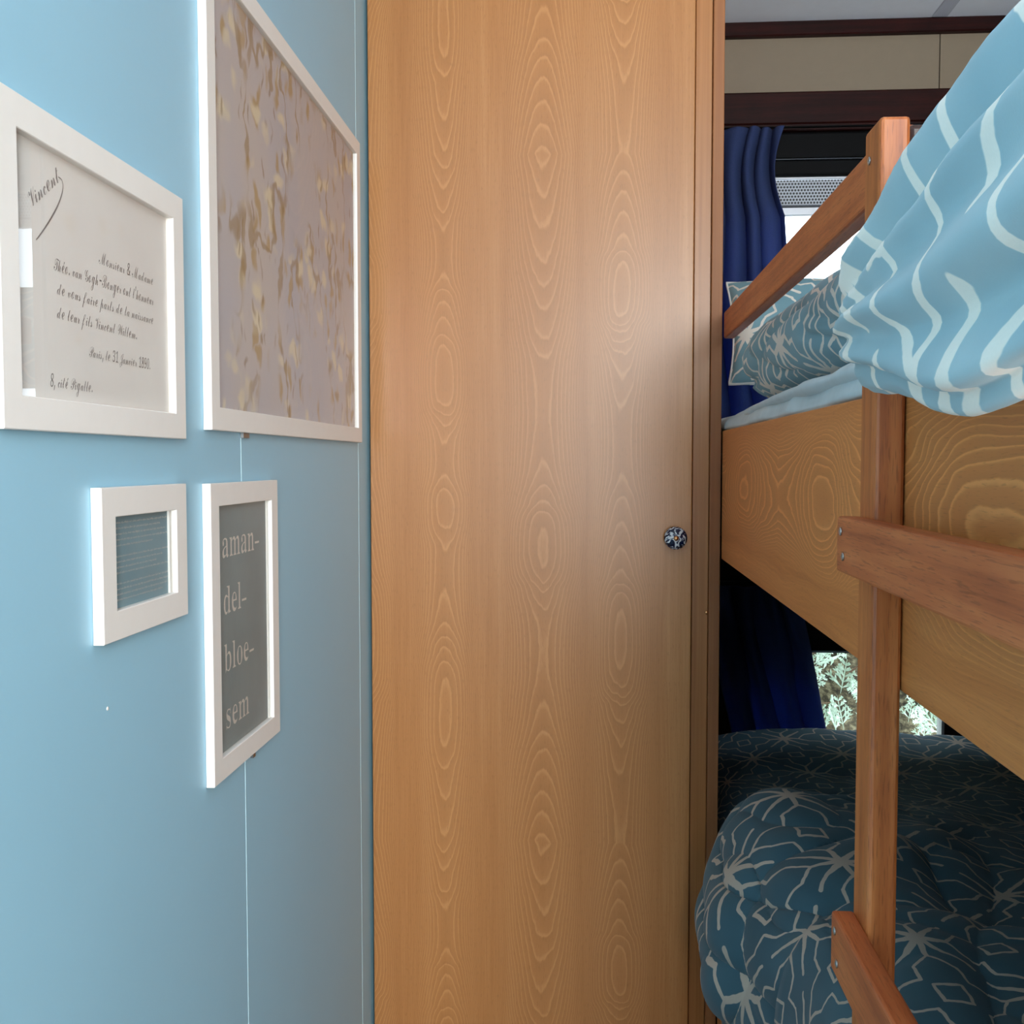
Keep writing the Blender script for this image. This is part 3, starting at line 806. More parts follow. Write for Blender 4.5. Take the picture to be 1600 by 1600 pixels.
SCRIPT = {
    'B': '563;103,-6 48,4 18,30 5,62 1,92 9,124 18,137 43,154 72,154 90,143 98,127 98,107 89,89 27,66 30,41 49,18 82,7 123,9 169,33 224,107 306,272 355,354 416,426 467,465 393,474 289,460 210,431 144,386 99,334 86,282 98,241 117,229 144,229 193,255 224,286 259,350 273,429 283,429 285,421 290,350 273,297 238,250 188,219 126,214 93,230 82,243 75,261 75,301 86,335 107,366 145,403 189,433 279,471 393,486 484,473 518,485 524,473 503,466 522,456 548,431 559,399 559,361 553,343 529,310 497,284 443,255 470,241 495,218 516,167 511,114 478,61 430,18 376,-4 346,-5 328,2 313,23 309,46 316,78 331,102 379,145 388,134 350,102 328,69 324,45 333,18 351,9 374,18 399,43 431,100 447,154 447,229 428,248 394,240 378,243 375,249 386,262 432,260 441,265 482,316 496,354 502,396 495,438 482,457 442,426 404,373 330,156 276,71 230,30 202,15 172,3',
    'G': '455;268,-6 201,3 159,31 145,71 152,99 185,124 210,125 226,116 235,102 233,77 221,67 186,54 179,48 179,32 210,11 272,9 315,34 338,61 396,153 347,136 307,135 279,143 243,172 197,172 158,183 127,205 107,235 100,272 110,318 138,360 159,377 207,404 252,411 251,404 199,378 166,346 134,290 128,255 130,233 152,200 191,182 237,181 226,220 226,259 239,297 276,347 327,386 383,411 433,420 463,414 484,396 491,370 484,340 451,287 416,250 356,206 303,182 268,174 278,158 297,148 346,146 389,160 474,213 485,214 462,181 424,71 396,35 353,9/267,184 348,217 420,273 448,305 475,349 480,373 471,400 446,410 420,403 356,350 288,248',
    'J': '355;-3,-177 -36,-170 -56,-150 -61,-101 -32,-49 24,1 74,30 117,47 210,69 266,176 355,317 391,358 427,388 464,407 399,397 334,375 274,341 223,298 177,240 157,184 161,163 174,151 194,147 222,153 227,148 223,142 194,138 161,146 137,172 131,189 134,241 150,273 175,304 257,361 312,385 435,416 508,418 506,411 457,395 420,353 287,69 321,62 342,42 347,0 331,-29 285,-64 247,-76 220,-75 223,-68 286,-50 313,-32 331,-10 337,15 331,40 312,55 280,60 216,-36 139,-111 62,-160/-3,-165 22,-159 80,-118 156,-20 206,57 158,48 111,29 67,3 12,-43 -25,-91 -37,-118 -35,-149 -23,-161',
    'M': '776;87,-7 40,4 8,36 0,58 -1,100 14,130 27,141 42,148 72,148 88,138 95,122 95,103 82,84 25,59 26,44 41,22 60,10 88,5 112,8 155,25 195,57 236,102 365,279 447,381 556,487 567,480 443,197 403,88 387,24 433,85 544,259 622,360 730,462 764,485 775,474 658,264 577,79 560,15 562,6 574,7 622,45 675,106 683,99 602,10 563,-7 537,1 527,12 519,27 513,79 521,123 551,193 606,285 756,466 673,396 590,301 435,64 386,2 367,-7 351,-1 336,36 335,78 343,112 374,195 445,318 550,468 500,422 423,332 222,64 160,13 113,-5',
    'P': '455;162,-5 108,4 72,31 60,69 62,85 76,111 101,126 127,127 143,119 151,104 146,75 93,52 92,38 108,21 156,6 188,11 217,24 269,79 319,173 248,157 244,165 279,178 325,185 378,278 439,345 508,389 451,407 359,404 275,380 202,339 160,297 146,271 142,244 147,220 163,205 203,201 235,215 283,256 320,314 336,365 345,358 337,279 314,233 279,201 233,184 207,182 167,189 141,211 134,226 134,265 142,286 173,328 248,380 345,413 416,420 453,417 520,396 563,409 584,409 581,403 531,390 559,368 575,342 578,290 558,253 494,207 400,182 366,112 344,82 292,35 230,5/406,195 468,219 514,271 530,315 532,338 524,371 515,383 495,371 458,323',
    'T': '420;212,177 177,185 153,207 145,239 147,258 180,319 245,375 300,402 360,418 434,417 538,398 584,408 567,378 527,354 493,356 361,395 300,389 257,369 218,341 174,290 157,240 168,208 185,197 207,198 232,209 256,230 294,290 305,363 314,356 322,333 323,277 309,237 284,205 251,184/166,-5 100,4 61,31 48,71 50,87 65,114 90,129 105,131 126,127 143,107 143,89 136,75 124,67 91,62 79,53 80,35 98,18 152,6 186,10 218,22 248,43 276,73 302,116 374,269 424,327 456,346 458,338 435,288 404,155 367,87 342,59 280,18 245,6',
    'V': '401;195,-5 189,3 219,61 237,169 253,218 281,268 343,352 260,292 223,274 191,274 182,284 179,299 184,320 214,364 211,372 187,365 157,344 87,271 77,273 94,298 172,367 204,383 222,383 242,368 246,349 242,327 213,283 277,317 394,410 409,413 365,337 332,221 298,136 271,88 219,23 278,61 333,112 399,198 506,369 543,407 569,419 511,356 419,202 363,128 265,35 222,6',
    'W': '606;162,-4 152,3 157,13 257,125 311,200 353,279 367,330 363,382 345,400 316,406 262,393 200,356 158,319 114,266 99,236 94,208 99,183 115,165 136,159 165,170 203,202 252,279 266,359 275,351 283,310 276,241 251,197 216,164 174,146 151,144 115,151 91,174 85,190 85,229 92,250 136,316 178,357 226,390 295,417 356,417 381,408 419,370 432,316 420,260 385,199 318,128 212,38 281,79 386,163 476,251 623,417 630,410 516,140 483,29 544,143 607,232 669,296 715,331 730,335 658,271 610,218 560,146 493,20 475,2 455,5 436,39 431,75 440,132 485,221 584,356 465,223 373,138 263,54',
    'a': '354;219,-5 198,0 184,14 179,34 187,73 152,30 118,4 84,-4 54,3 32,24 27,38 32,94 69,146 140,194 175,205 215,203 232,190 241,170 257,202 323,207 235,22 238,14 252,17 287,47 294,38 255,5/87,5 107,11 143,39 203,108 229,157 229,173 217,189 196,191 178,178 121,112 78,38 75,11',
    'c': '246;206,62 152,13 116,-3 95,-5 76,-3 46,14 36,28 28,64 44,117 84,163 136,195 186,207 213,202 228,189 234,167 230,150 211,135 190,137 178,151 178,164 193,182 211,187 191,191 167,177 114,102 83,24 92,8 119,8 151,26 199,71',
    'd': '403;322,62 260,7 220,-5 195,0 180,14 175,34 184,73 129,15 79,-4 50,3 29,24 21,56 29,94 51,130 82,161 154,201 187,207 212,203 229,190 238,170 357,386 424,394 225,29 222,11 240,11 265,25 314,71/83,5 103,11 140,39 199,108 225,157 226,173 214,189 194,191 175,178 118,111 71,27 71,11',
    'e': '344;267,62 228,28 187,2 144,-7 114,-3 84,17 63,54 60,91 73,136 54,113 44,122 114,202 167,242 220,265 260,269 287,265 307,248 314,223 306,188 290,162 264,136 225,113 138,86 127,45 131,14 147,5 200,24 258,71/145,100 192,120 239,160 270,214 276,239 268,255 247,255 214,228 183,182',
    'f': '349;50,122 111,186 203,318 253,376 303,407 342,405 356,392 358,354 336,312 269,240 169,168 77,8 126,14 161,33 200,71 209,62 172,26 134,2 69,-5 -35,-187 -101,-195 25,23 16,36 19,55 31,66 52,71 103,158 57,113/173,184 264,257 295,291 330,350 334,375 327,394 317,396 279,373 231,302',
    'g': '423;343,62 258,-1 180,-143 140,-195 108,-224 73,-247 33,-260 -1,-260 -32,-242 -50,-198 -33,-153 -4,-123 52,-81 182,-11 205,37 158,2 121,-6 84,8 67,40 66,99 93,153 56,113 48,122 150,233 192,258 258,265 282,256 289,246 295,218 326,261 405,261 267,19 333,71/128,7 158,16 187,39 237,110 276,194 281,224 271,248 248,250 228,237 174,167 114,38 111,16/12,-249 40,-242 76,-209 173,-30 69,-93 1,-157 -15,-186 -20,-227 -10,-242',
    'h': '361;39,122 111,203 214,386 278,394 111,75 208,175 229,192 265,206 293,193 302,169 303,143 291,109 235,32 231,17 243,15 262,26 312,71 321,62 283,26 245,1 213,-2 189,20 184,47 189,78 261,188 255,195 220,171 171,122 75,0 6,-4 93,158 49,113',
    'i': '218;182,248 166,251 157,260 155,283 174,304 198,308 214,296 216,274 200,252/91,154 49,113 40,122 120,202 189,207 90,17 96,11 109,15 173,71 183,62 116,5 89,-4 68,-3 44,15 40,47 55,89',
    'l': '262;185,62 114,2 89,-5 65,1 50,16 46,54 93,158 46,113 38,122 121,214 226,386 291,394 94,29 93,16 106,13 175,71',
    'm': '525;4,-4 99,144 98,156 91,155 46,113 36,121 85,173 126,202 149,198 159,184 161,146 150,111 209,174 254,204 280,205 303,184 308,159 293,105 341,162 384,196 433,205 460,183 465,156 457,121 389,18 397,11 415,17 478,71 488,62 419,4 387,-4 364,2 348,20 343,44 359,92 424,180 425,191 417,195 395,189 370,171 340,141 274,54 242,0 163,-4 246,142 257,175 251,186 219,165 163,103 84,0',
    'n': '388;348,62 303,19 269,-1 238,-2 212,21 207,50 214,82 285,179 287,189 281,191 240,171 194,129 94,0 5,-5 85,113 106,155 101,162 94,159 48,113 38,122 90,175 134,205 155,201 168,176 168,145 156,106 210,162 254,196 288,207 310,201 329,169 326,132 307,92 260,31 257,17 270,15 286,24 338,71',
    'o': '356;304,84 267,50 212,31 174,4 146,-6 117,-6 81,9 56,44 49,91 62,136 33,101 23,109 91,189 140,233 194,263 247,268 273,260 290,244 301,216 300,193 276,120 225,45 270,67 296,92/134,5 160,13 187,33 178,46 183,66 205,80 226,79 240,102 262,149 275,195 276,230 262,250 236,249 204,221 142,118 116,55 113,32 115,17',
    'p': '352;308,62 259,16 226,-2 197,-3 176,10 162,47 169,75 244,179 244,189 238,191 210,180 162,137 125,93 -30,-183 -95,-190 93,158 50,113 41,122 107,197 199,357 264,364 150,146 220,199 248,206 269,201 287,173 284,133 271,104 210,14 226,13 250,27 298,71',
    'r': '259;220,62 180,22 150,2 123,-5 92,9 80,44 92,87 123,133 167,169 103,167 48,114 40,123 91,173 107,220 118,217 120,195 127,190 189,178 206,167 212,149 199,118 142,38 134,16 146,15 165,27 210,71',
    's': '230;191,62 135,16 86,-4 35,1 15,18 7,40 16,61 42,68 56,58 59,39 50,25 30,23 52,12 67,16 81,29 103,77 111,175 48,113 39,122 141,226 149,219 133,196 133,183 158,142 169,97 161,64 134,30 183,71',
    't': '286;187,62 117,5 88,-4 66,1 48,29 48,57 93,158 48,113 39,122 116,200 225,377 293,380 242,294 289,294 285,279 231,279 100,42 94,17 99,11 130,29 178,71',
    'u': '364;40,122 122,202 195,207 96,34 94,21 100,17 128,37 165,77 253,202 334,207 235,20 241,15 259,23 316,71 326,62 279,20 242,-1 201,2 181,28 184,62 211,122 129,20 95,-1 57,2 39,27 39,54 52,88 93,156 48,113',
    'v': '313;112,-4 70,11 54,50 65,90 102,158 91,154 56,113 47,122 53,130 120,201 138,206 160,195 168,165 162,133 98,15 110,7 141,13 173,30 205,59 189,85 187,99 192,133 207,165 237,198 258,206 272,202 283,172 276,139 226,64 248,67 274,81 281,73 249,56 216,54 180,22 145,2/213,69 259,131 265,149 260,158 237,155 209,127 201,99',
    '0': '375;187,-7 153,-3 126,7 106,24 82,76 77,150 99,289 129,371 148,405 193,456 250,483 318,483 344,473 363,456 388,405 395,331 372,193 342,110 301,47 250,7/195,37 228,43 254,61 287,131 314,240 330,349 332,390 325,419 307,437 277,443 245,437 219,419 200,390 171,300 148,181 141,91 147,61 166,43',
    '1': '375;67,0 81,36 156,40 177,53 183,64 254,416 204,396 156,355 136,346 125,359 121,396 206,432 280,482 334,482 251,66 256,47 265,41 340,36 340,0',
    '3': '375;162,-7 107,-2 61,23 50,47 55,90 69,113 87,126 82,100 87,79 99,62 118,50 166,40 217,49 261,79 286,139 287,163 280,184 266,202 244,216 216,224 153,227 161,269 225,272 277,296 307,340 318,390 310,424 297,436 259,445 221,439 185,406 167,358 171,341 157,343 127,356 121,367 121,401 129,423 163,461 227,483 311,483 344,474 368,458 383,436 389,409 378,348 364,323 323,283 262,256 304,246 344,216 357,184 358,163 349,112 328,70 284,25 227,1',
    '8': '375;182,-7 122,1 101,11 72,39 59,78 62,122 82,173 120,211 184,242 156,259 130,296 122,339 131,385 163,441 201,469 254,484 328,483 358,471 378,453 390,429 391,369 373,322 359,305 316,274 280,260 319,240 356,199 364,177 364,127 351,88 332,55 305,29 271,9 230,-3/259,283 287,293 317,317 341,370 342,395 335,418 320,436 293,446 254,445 216,426 203,410 188,372 186,351 200,318 232,294/193,32 244,42 265,55 283,72 302,116 303,136 285,170 243,200 209,216 179,205 134,161 118,120 116,95 130,56 146,42',
    '9': '375;151,-7 110,-2 78,22 72,57 79,87 92,104 85,107 92,71 118,45 167,36 229,57 278,122 314,230 271,218 244,198 211,186 161,189 136,201 116,220 104,248 101,282 113,355 156,431 197,466 246,484 274,486 327,476 364,444 386,390 388,310 362,190 319,97 281,49 235,14 210,3/228,233 283,245 323,278 332,372 327,403 315,424 295,437 270,441 223,429 204,413 178,362 169,328 167,275 187,244',
    '&': '448;195,-7 136,1 93,26 77,42 60,84 61,133 75,173 114,220 299,346 329,375 343,405 341,434 324,454 294,461 259,453 231,431 217,399 218,363 242,314 438,0 364,0 180,293 162,327 153,361 155,398 170,440 215,488 278,512 347,507 380,488 400,459 407,424 395,375 378,349 343,314 176,202 145,174 123,131 127,87 143,66 169,51 202,46 243,52 302,81 337,112 378,174 394,224 453,224 445,194 414,124 342,47 272,7',
    '.': '188;94,-4 73,1 59,18 62,53 89,81 124,85 148,64 145,29 118,1',
    ',': '188;14,-119 82,71 151,71 60,-119',
    '-': '453;386,244 375,188 152,188 163,244',
    "'": '206;141,318 172,509 237,509 192,318',
}


def glyph_mesh(code):
    adv, body = code.split(';')
    loops = [[tuple(float(c) / 1000 for c in q.split(',')) for q in l.split(' ')] for l in body.split('/')]

    def inside(p, L):
        r = False
        for i in range(len(L)):
            (xa, ya), (xb, yb) = L[i - 1], L[i]
            if (ya > p[1]) != (yb > p[1]) and p[0] < (xb - xa) * (p[1] - ya) / (yb - ya) + xa:
                r = not r
        return r
    host = {}
    for i, L in enumerate(loops):
        host[i] = next((j for j, K in enumerate(loops) if j != i and inside(L[0], K)), None)
    vs, fs = [], []
    for i, L in enumerate(loops):
        if host[i] is not None:
            continue
        polys = [L] + [loops[j] for j in host if host[j] == i]
        base = len(vs)
        for P in polys:
            vs += P
        for tri in geometry.tessellate_polygon([[Vector((x, y, 0)) for x, y in P] for P in polys]):
            fs.append(tuple(base + k for k in tri))
    return float(adv) / 1000, vs, fs


_cache = {}


def layout(text, font, track=0.0):
    """text -> flat triangles in units of the font, and the width"""
    x, V, Fc = 0.0, [], []
    acc = False
    for ch in text:
        if ch == ' ':
            x += 0.22
            continue
        acc = ch == '\u00e9'
        c = 'e' if acc else ch
        key = (id(font), c)
        if key not in _cache:
            _cache[key] = glyph_mesh(font[c])
        a, vs, fs = _cache[key]
        b = len(V)
        V += [(x + px, py) for px, py in vs]
        Fc += [tuple(b + k for k in f) for f in fs]
        if acc:
            b = len(V)
            V += [(x + .25, .30), (x + .29, .30), (x + .38, .40), (x + .31, .40)]
            Fc.append((b, b + 1, b + 2, b + 3))
        x += a + track
    return V, Fc, x


def ink(runs, name, xf, mat, parent):
    """runs: (verts2d, faces) already in metres on the wall plane (y, z)"""
    V, Fc = [], []
    for vs, fs in runs:
        b = len(V)
        V += [(xf, y, z) for y, z in vs]
        Fc += [tuple(b + k for k in f) for f in fs]
    return mesh_obj(name, V, Fc, mat, parent)


def line(text, font, y0, y1, z, hscale=None, rise=0.0, track=0.0):
    vs, fs, w = layout(text, font, track)
    sx = (y1 - y0) / w
    sy = hscale if hscale else sx
    return [(y0 + x * sx, z + y * sy + rise * x / w) for x, y in vs], fs


# the large word in four lines
runs = []
HY = [(.386, .150), (.386, .112), (.163, .112), (.163, .150)]
for text, y0, y1, z in (('aman', 1.0655, 1.1725, 1.1475), ('del', 1.0675, 1.1255, 1.086), ('bloe', 1.0685, 1.1490, 1.0235),
                        ('sem', 1.0695, 1.1480, 0.9610)):
    runs = [line(text, SERIF, y0, y1, z, 0.0655)]
    if text != 'sem':
        runs.append(([(y1 + .0015, z + .0070), (y1 + .0165, z + .0070), (y1 + .0165, z + .0095), (y1 + .0015, z + .0095)], [(0, 1, 2, 3)]))
    ink(runs, 'lettering', PX_, M['print_white'], pr4)

# the handwritten announcement
runs = []
for text, y0, y1, z, h in (
        ('Monsieur & Madame', .8025, .9046, 1.4085, .0205),
        ('Th\u00e9o. van Gogh-Bonger ont l\'honneur', .7322, .9043, 1.3905, .0215),
        ('de vous faire parts de la naissance', .7363, .9036, 1.3735, .0205),
        ('de leur fils Vincent Willem.', .7356, .8697, 1.3560, .0210),
        ('Paris, le 31 Janvier 1890.', .7829, .8955, 1.3325, .0195),
        ('8, cit\u00e9 Pigalle.', .7237, .7882, 1.3050, .0200)):
    ink([line(text, SCRIPT, y0, y1, z, h)], 'lettering', PX_, M['print_ink'], pr1)
runs = []
vs, fs, w = layout('Vincent', SCRIPT)
ang, sc = math.radians(36), .052 / w
runs.append(([(.7030 + (x * math.cos(ang) - y * 1.15 * math.sin(ang)) * sc, 1.4275 + (x * math.sin(ang) + y * 1.15 * math.cos(ang)) * sc)
              for x, y in vs], fs))
fl = catmull([(.7420, 1.4600), (.7470, 1.4590), (.7485, 1.4540), (.7450, 1.4455), (.7370, 1.4345), (.7260, 1.4225), (.7150, 1.4120), (.7095, 1.4072)], 28)
wv = np.interp(np.linspace(0, 1, 28), [0, .2, .6, 1], [.0004, .0004, .0008, .0004])
tg = np.gradient(fl, axis=0)
tg /= np.linalg.norm(tg, axis=1, keepdims=True)
nn = np.stack([-tg[:, 1], tg[:, 0]], axis=1)
vs = [tuple(q) for q in fl + nn * wv[:, None]] + [tuple(q) for q in fl - nn * wv[:, None]]
runs.append((vs, [(i, i + 1, 28 + i + 1, 28 + i) for i in range(27)]))
ink(runs, 'lettering', PX_, M['print_ink'], pr1)

# rows of print too fine to read on the small picture
runs = []
rng = random.Random(5)
zs = [1.1989 - i * .00475 for i in range(5)] + [1.1708 - i * .0046 for i in range(4)] + [1.1479 - i * .00447 for i in range(4)]
ends = [.9262, .9105, .9215, .9262, .8945, .9262, .9145, .9010, .9262, .9262, .9262, .9262, .9130]
for z, e in zip(zs, ends):
    runs = []
    y = .8101
    while y < e:
        wl_ = rng.uniform(.003, .009)
        q = y
        while q < min(y + wl_, e):
            h = rng.choice((.0011, .0011, .0011, .0017))
            d = -.0005 if rng.random() < .12 else 0.0
            runs.append(([(q, z + d), (q + .0004, z + d), (q + .0004, z + h), (q, z + h)], [(0, 1, 2, 3)]))
            if rng.random() < .6:
                zz = z + rng.choice((0.0, .0008))
                runs.append(([(q, zz), (q + .0011, zz), (q + .0011, zz + .0003), (q, zz + .0003)], [(0, 1, 2, 3)]))
            q += rng.uniform(.0008, .0012)
        y = q + .0010
    ink(runs, 'lettering', PX_, M['print_white'], pr3)

# ------------------------------------------------------------------ bunk bed
BX = 0.2294          # aisle face of the bunk boards
bed = thing('bunk_bed', (0.62, 1.35, 0.0), 'beech veneer bunk bed with red-brown guard rail, built in beside the wardrobe', 'bunk bed')
box('side_board', (BX, 0.30, 1.081), (BX + .018, 1.801, 1.304), M['board_veneer'], bed, .001, 1, origin=(BX, 0.30, 1.081))
box('side_board', (BX, 0.30, 0.10), (BX + .018, 1.801, 0.41), M['board_veneer'], bed, .001, 1, origin=(BX, 0.30, 0.15))
box('bed_base', (BX + .0185, 0.30, 1.083), (XR - .004, 2.44, 1.10), M['shade_dark_panel'], bed, .001)
box('bed_base', (BX + .0185, 0.30, 0.30), (XR - .004, 2.44, 0.32), M['shade_dark_panel'], bed, .001)
box('end_board', (BX + .0185, 2.442, 0.28), (XR - .004, 2.455, 0.40), M['shade_dark_panel'], bed, .001)
box('end_board', (BX + .0185, 0.283, 0.05), (XR - .004, 0.2995, 1.304), M['board_veneer'], bed, .001)
box('foot_post', (BX + .0185, 2.40, 0.0), (BX + .058, 2.44, 0.2995), M['shade_dark_panel'], bed, .002)
box('foot_post', (XR - .05, 2.40, 0.0), (XR - .01, 2.44, 0.2995), M['shade_dark_panel'], bed, .002)
rail = box('guard_rail', (BX + .0004, 0.8135, 1.463), (BX + .0195, 1.802, 1.5085), M['rung_wood'], bed, .003, 2)
up = box('rail_upright', (BX + .0004, 0.772, 1.3045), (BX + .0215, 0.810, 1.4955), M['dark_post_wood'], bed, .004, 2)

# ladder: two posts and rungs screwed to their aisle faces
lad = thing('ladder', (0.215, 0.60, 0.0), 'red-brown hardwood ladder with flat rungs fixed to the upper bunk', 'ladder')
for y0, y1, zt in ((0.762, 0.804, 1.498), (0.400, 0.442, 1.262)):
    po = box('post', (0.2072, y0, 0.0), (0.2286, y1, zt), M['post_wood'], lad, .0028, 2)
    screw(po, (0.2072, y1 - .014, zt - .024))
for z0, z1 in ((1.166, 1.2085), (0.853, 0.899), (0.540, 0.585), (0.24, 0.285)):
    ru = box('rung', (0.1900, 0.396, z0), (0.2070, 0.802, z1), M['rung_wood'], lad, .0022, 2)
    for y in (0.789, 0.413):
        screw(ru, (0.1900, y, z1 - .011))
        screw(ru, (0.1900, y - .008, z0 + .013))

# ------------------------------------------------------------------ bedding
mu = thing('mattress', (0.62, 1.3, 1.1005), 'mattress under the pale blue sheet on the upper bunk', 'mattress')
box('ticking', (BX + .020, 0.31, 1.1005), (XR - .006, 2.43, 1.315), M['mattress_ticking'], mu, .02, 3)
ml = thing('mattress', (0.62, 1.3, 0.3205), 'mattress under the shade-darkened blue duvet on the lower bunk', 'mattress')
box('ticking', (BX + .020, 0.31, 0.3205), (XR - .006, 2.43, 0.53), M['mattress_ticking'], ml, .02, 3)


def surface(name, G, N, disp, mat, label, cat, parent=None, closed=False, thick=0.0, uvscale=1.0):
    nu, nv, _ = G.shape
    uv = arc_uv(G) * uvscale
    P = G + N * disp[:, :, None]
    o = mesh_obj(name, P.reshape(-1, 3), grid_faces(nu, nv, closed), mat, parent, smooth=True, uvs=uv.reshape(-1, 2))
    if thick:
        solidify(o, thick)
    if label:
        tag(o, label, cat)
    return o


# pale blue sheet over the upper mattress
prof = lambda e: [(.95, 1.322), (.75, 1.326), (.55, 1.33 + e), (.40, 1.334 + e), (.31, 1.338 + e), (.265, 1.334 + e), (.243, 1.322 + .5 * e),
                  (.236, 1.311), (.2375, 1.3055)]
ctrl = [[(x, y, z) for x, z in prof(e)] for y, e in ((.32, 0), (.6, .0), (.82, .006), (.95, .012), (1.1, .014), (1.3, .010), (1.5, .006), (1.65, .008), (1.78, .0), (2.1, 0), (2.42, 0))]
G = grid_surface(ctrl, 220, 70)
N = grid_normals(G)
N *= np.sign(N[:, 5:6, 2:3])
d = np.zeros(G.shape[:2])
for i in range(G.shape[0]):
    for j in range(G.shape[1]):
        x, y, z = G[i, j]
        f = min(1, max(0, (j - 4) / 20))
        d[i, j] = f * (.006 * mnoise.noise((x * 9, y * 5, 3)) + .005 * max(0, ridged((x * 14 + y * 3, y * 4, 8)) - .4))
        if j > 60:
            d[i, j] *= max(0.0, (69 - j) / 9.0)
sheet = surface('bed_sheet', G, N, d, M['sheet_blue'], 'pale blue rumpled sheet on the upper bunk behind the ladder post', 'sheet', thick=-.002)
# folded edge of the sheet lying along the board
path = [(.262, .84, 1.330), (.262, 1.0, 1.331), (.264, 1.2, 1.332), (.266, 1.4, 1.331), (.268, 1.55, 1.328), (.275, 1.68, 1.326), (.30, 1.76, 1.326)]
C = catmull(path, 120)


def tube(C, ra, rb, n, disp=None):
    """closed tube along C with soft round ends; ra/rb: arrays of half widths (sideways, up)"""
    T = np.gradient(C, axis=0)
    T /= np.linalg.norm(T, axis=1, keepdims=True)
    S = np.cross(T, np.array([0, 0, 1.0]))
    S /= np.linalg.norm(S, axis=1, keepdims=True)
    Uv = np.cross(S, T)
    th = np.linspace(0, 2 * math.pi, n, endpoint=False)
    Gd = C[:, None, :] + S[:, None, :] * (np.cos(th)[None, :, None] * ra[:, None, None]) + Uv[:, None, :] * (np.sin(th)[None, :, None] * rb[:, None, None])
    return Gd


def caps(n, a, b):
    s = np.linspace(0, 1, n)
    f = np.ones(n)
    f = np.where(s < a, np.sqrt(np.clip(1 - ((a - s) / a) ** 2, 0, 1)), f) if a > 0 else f
    f = np.where(s > 1 - b, np.sqrt(np.clip(1 - ((s - 1 + b) / b) ** 2, 0, 1)), f) if b > 0 else f
    return np.maximum(f, .02)


def closed_grid(name, Gd, disp, mat, label, cat, scale=1.0, parent=None):
    """closed tube surface: the seam column is doubled so that the pattern runs on"""
    N_ = grid_normals(Gd, True)
    cen = Gd.mean(axis=1, keepdims=True)
    s = np.sign(((Gd - cen) * N_).sum(axis=2).mean())
    P = Gd + N_ * s * disp[:, :, None]
    Gs = np.concatenate([Gd, Gd[:, :1]], axis=1)
    Ps = np.concatenate([P, P[:, :1]], axis=1)
    uv = arc_uv(Gs) * scale
    nu, nv, _ = Gs.shape
    fs = grid_faces(nu, nv)
    if s < 0:
        fs = [f[::-1] for f in fs]
    o = mesh_obj(name, Ps.reshape(-1, 3), fs, mat, parent, smooth=True, uvs=uv.reshape(-1, 2))
    if label:
        tag(o, label, cat)
    return o


Gd = tube(C, .030 * caps(120, .04, .12), .012 * caps(120, .04, .12), 24)
dd = np.array([[.004 * mnoise.noise((q[0] * 30, q[1] * 10, q[2] * 30)) for q in r] for r in Gd])
closed_grid('folded_edge', Gd, dd, M['sheet_blue'], None, None, parent=sheet)

# big duvet spilling over the board between the ladder posts
PROF = [(.252, 1.330), (.226, 1.318), (.207, 1.301), (.186, 1.300), (.170, 1.320), (.163, 1.350), (.172, 1.398), (.198, 1.440),
        (.240, 1.474), (.300, 1.496), (.380, 1.505), (.470, 1.490), (.530, 1.440), (.540, 1.380), (.500, 1.345), (.400, 1.338), (.310, 1.336)]
pr_ = catmull([(x, 0, z) for x, z in PROF], 220, True)
rows = []
NY = 170
cx, cz = .31, 1.375
NP = 220
jj = np.arange(NP) / NP * 17.0                    # position along the outline, in control points
for k in range(NY):
    s = k / (NY - 1)
    y = .30 + .448 * s
    q = max(0.0, (s - .80) / .20)
    f = max(.02, math.sqrt(max(0.0, 1 - q ** 2.6)))
    px_ = pr_[:, 0] - .006
    r = pr_.copy()
    r[:, 0] = .235 + (px_ - .235) * f
    dz = (pr_[:, 2] - cz)
    r[:, 2] = cz - .012 * (1 - f) + np.where(dz > 0, dz * (.84 + .20 * (1 - s)), dz) * f
    hang = np.clip((.235 - pr_[:, 0]) / .06, 0, 1) * np.clip((1.36 - pr_[:, 2]) / .06, 0, 1)
    r[:, 2] -= hang * .026 * math.exp(-((y - .50) / .11) ** 2)
    r[:, 1] = y
    rows.append(r)
Gd = np.array(rows)
dd = np.zeros(Gd.shape[:2])
CREASE = [(3.0, .010, .30), (4.4, .014, .34), (5.6, .010, .26), (6.7, .017, .42), (8.0, .010, .36), (9.3, .014, .50), (10.8, .012, .6)]
for i in range(NY):
    s = i / (NY - 1)
    for j in range(NP):
        x, y, z = Gd[i, j]
        a = jj[j] + .30 * mnoise.noise((y * 7, jj[j] * .6, 2.5))
        v_ = 0.0
        for jn, dep, wd_ in CREASE:
            c = 4.3 + (jn - 4.3) * (1 - .72 * s ** 1.4)
            e = (a - c) / (wd_ * (1 - .45 * s))
            v_ -= dep * math.exp(-e * e) * (.85 + .6 * mnoise.noise((jn, y * 4, 1.0)))
            v_ += dep * .6 * math.exp(-((e - 1.7) / 1.2) ** 2)
        v_ += .009 * mnoise.noise((x * 9, y * 6, z * 9)) + .004 * mnoise.noise((jj[j] * 1.5, y * 11, 3.0))
        v_ += .0025 * s * mnoise.noise((jj[j] * 4, y * 30, 6.0))
        v_ *= min(1.0, (1 - s) / .06)
        if z < 1.345 and x > .222:
            v_ = max(v_, -.004) * .2
        dd[i, j] = v_
closed_grid('duvet', Gd, dd, M['duvet_cloth'], 'puffy light blue duvet with white star lines spilling over the upper bunk', 'duvet')

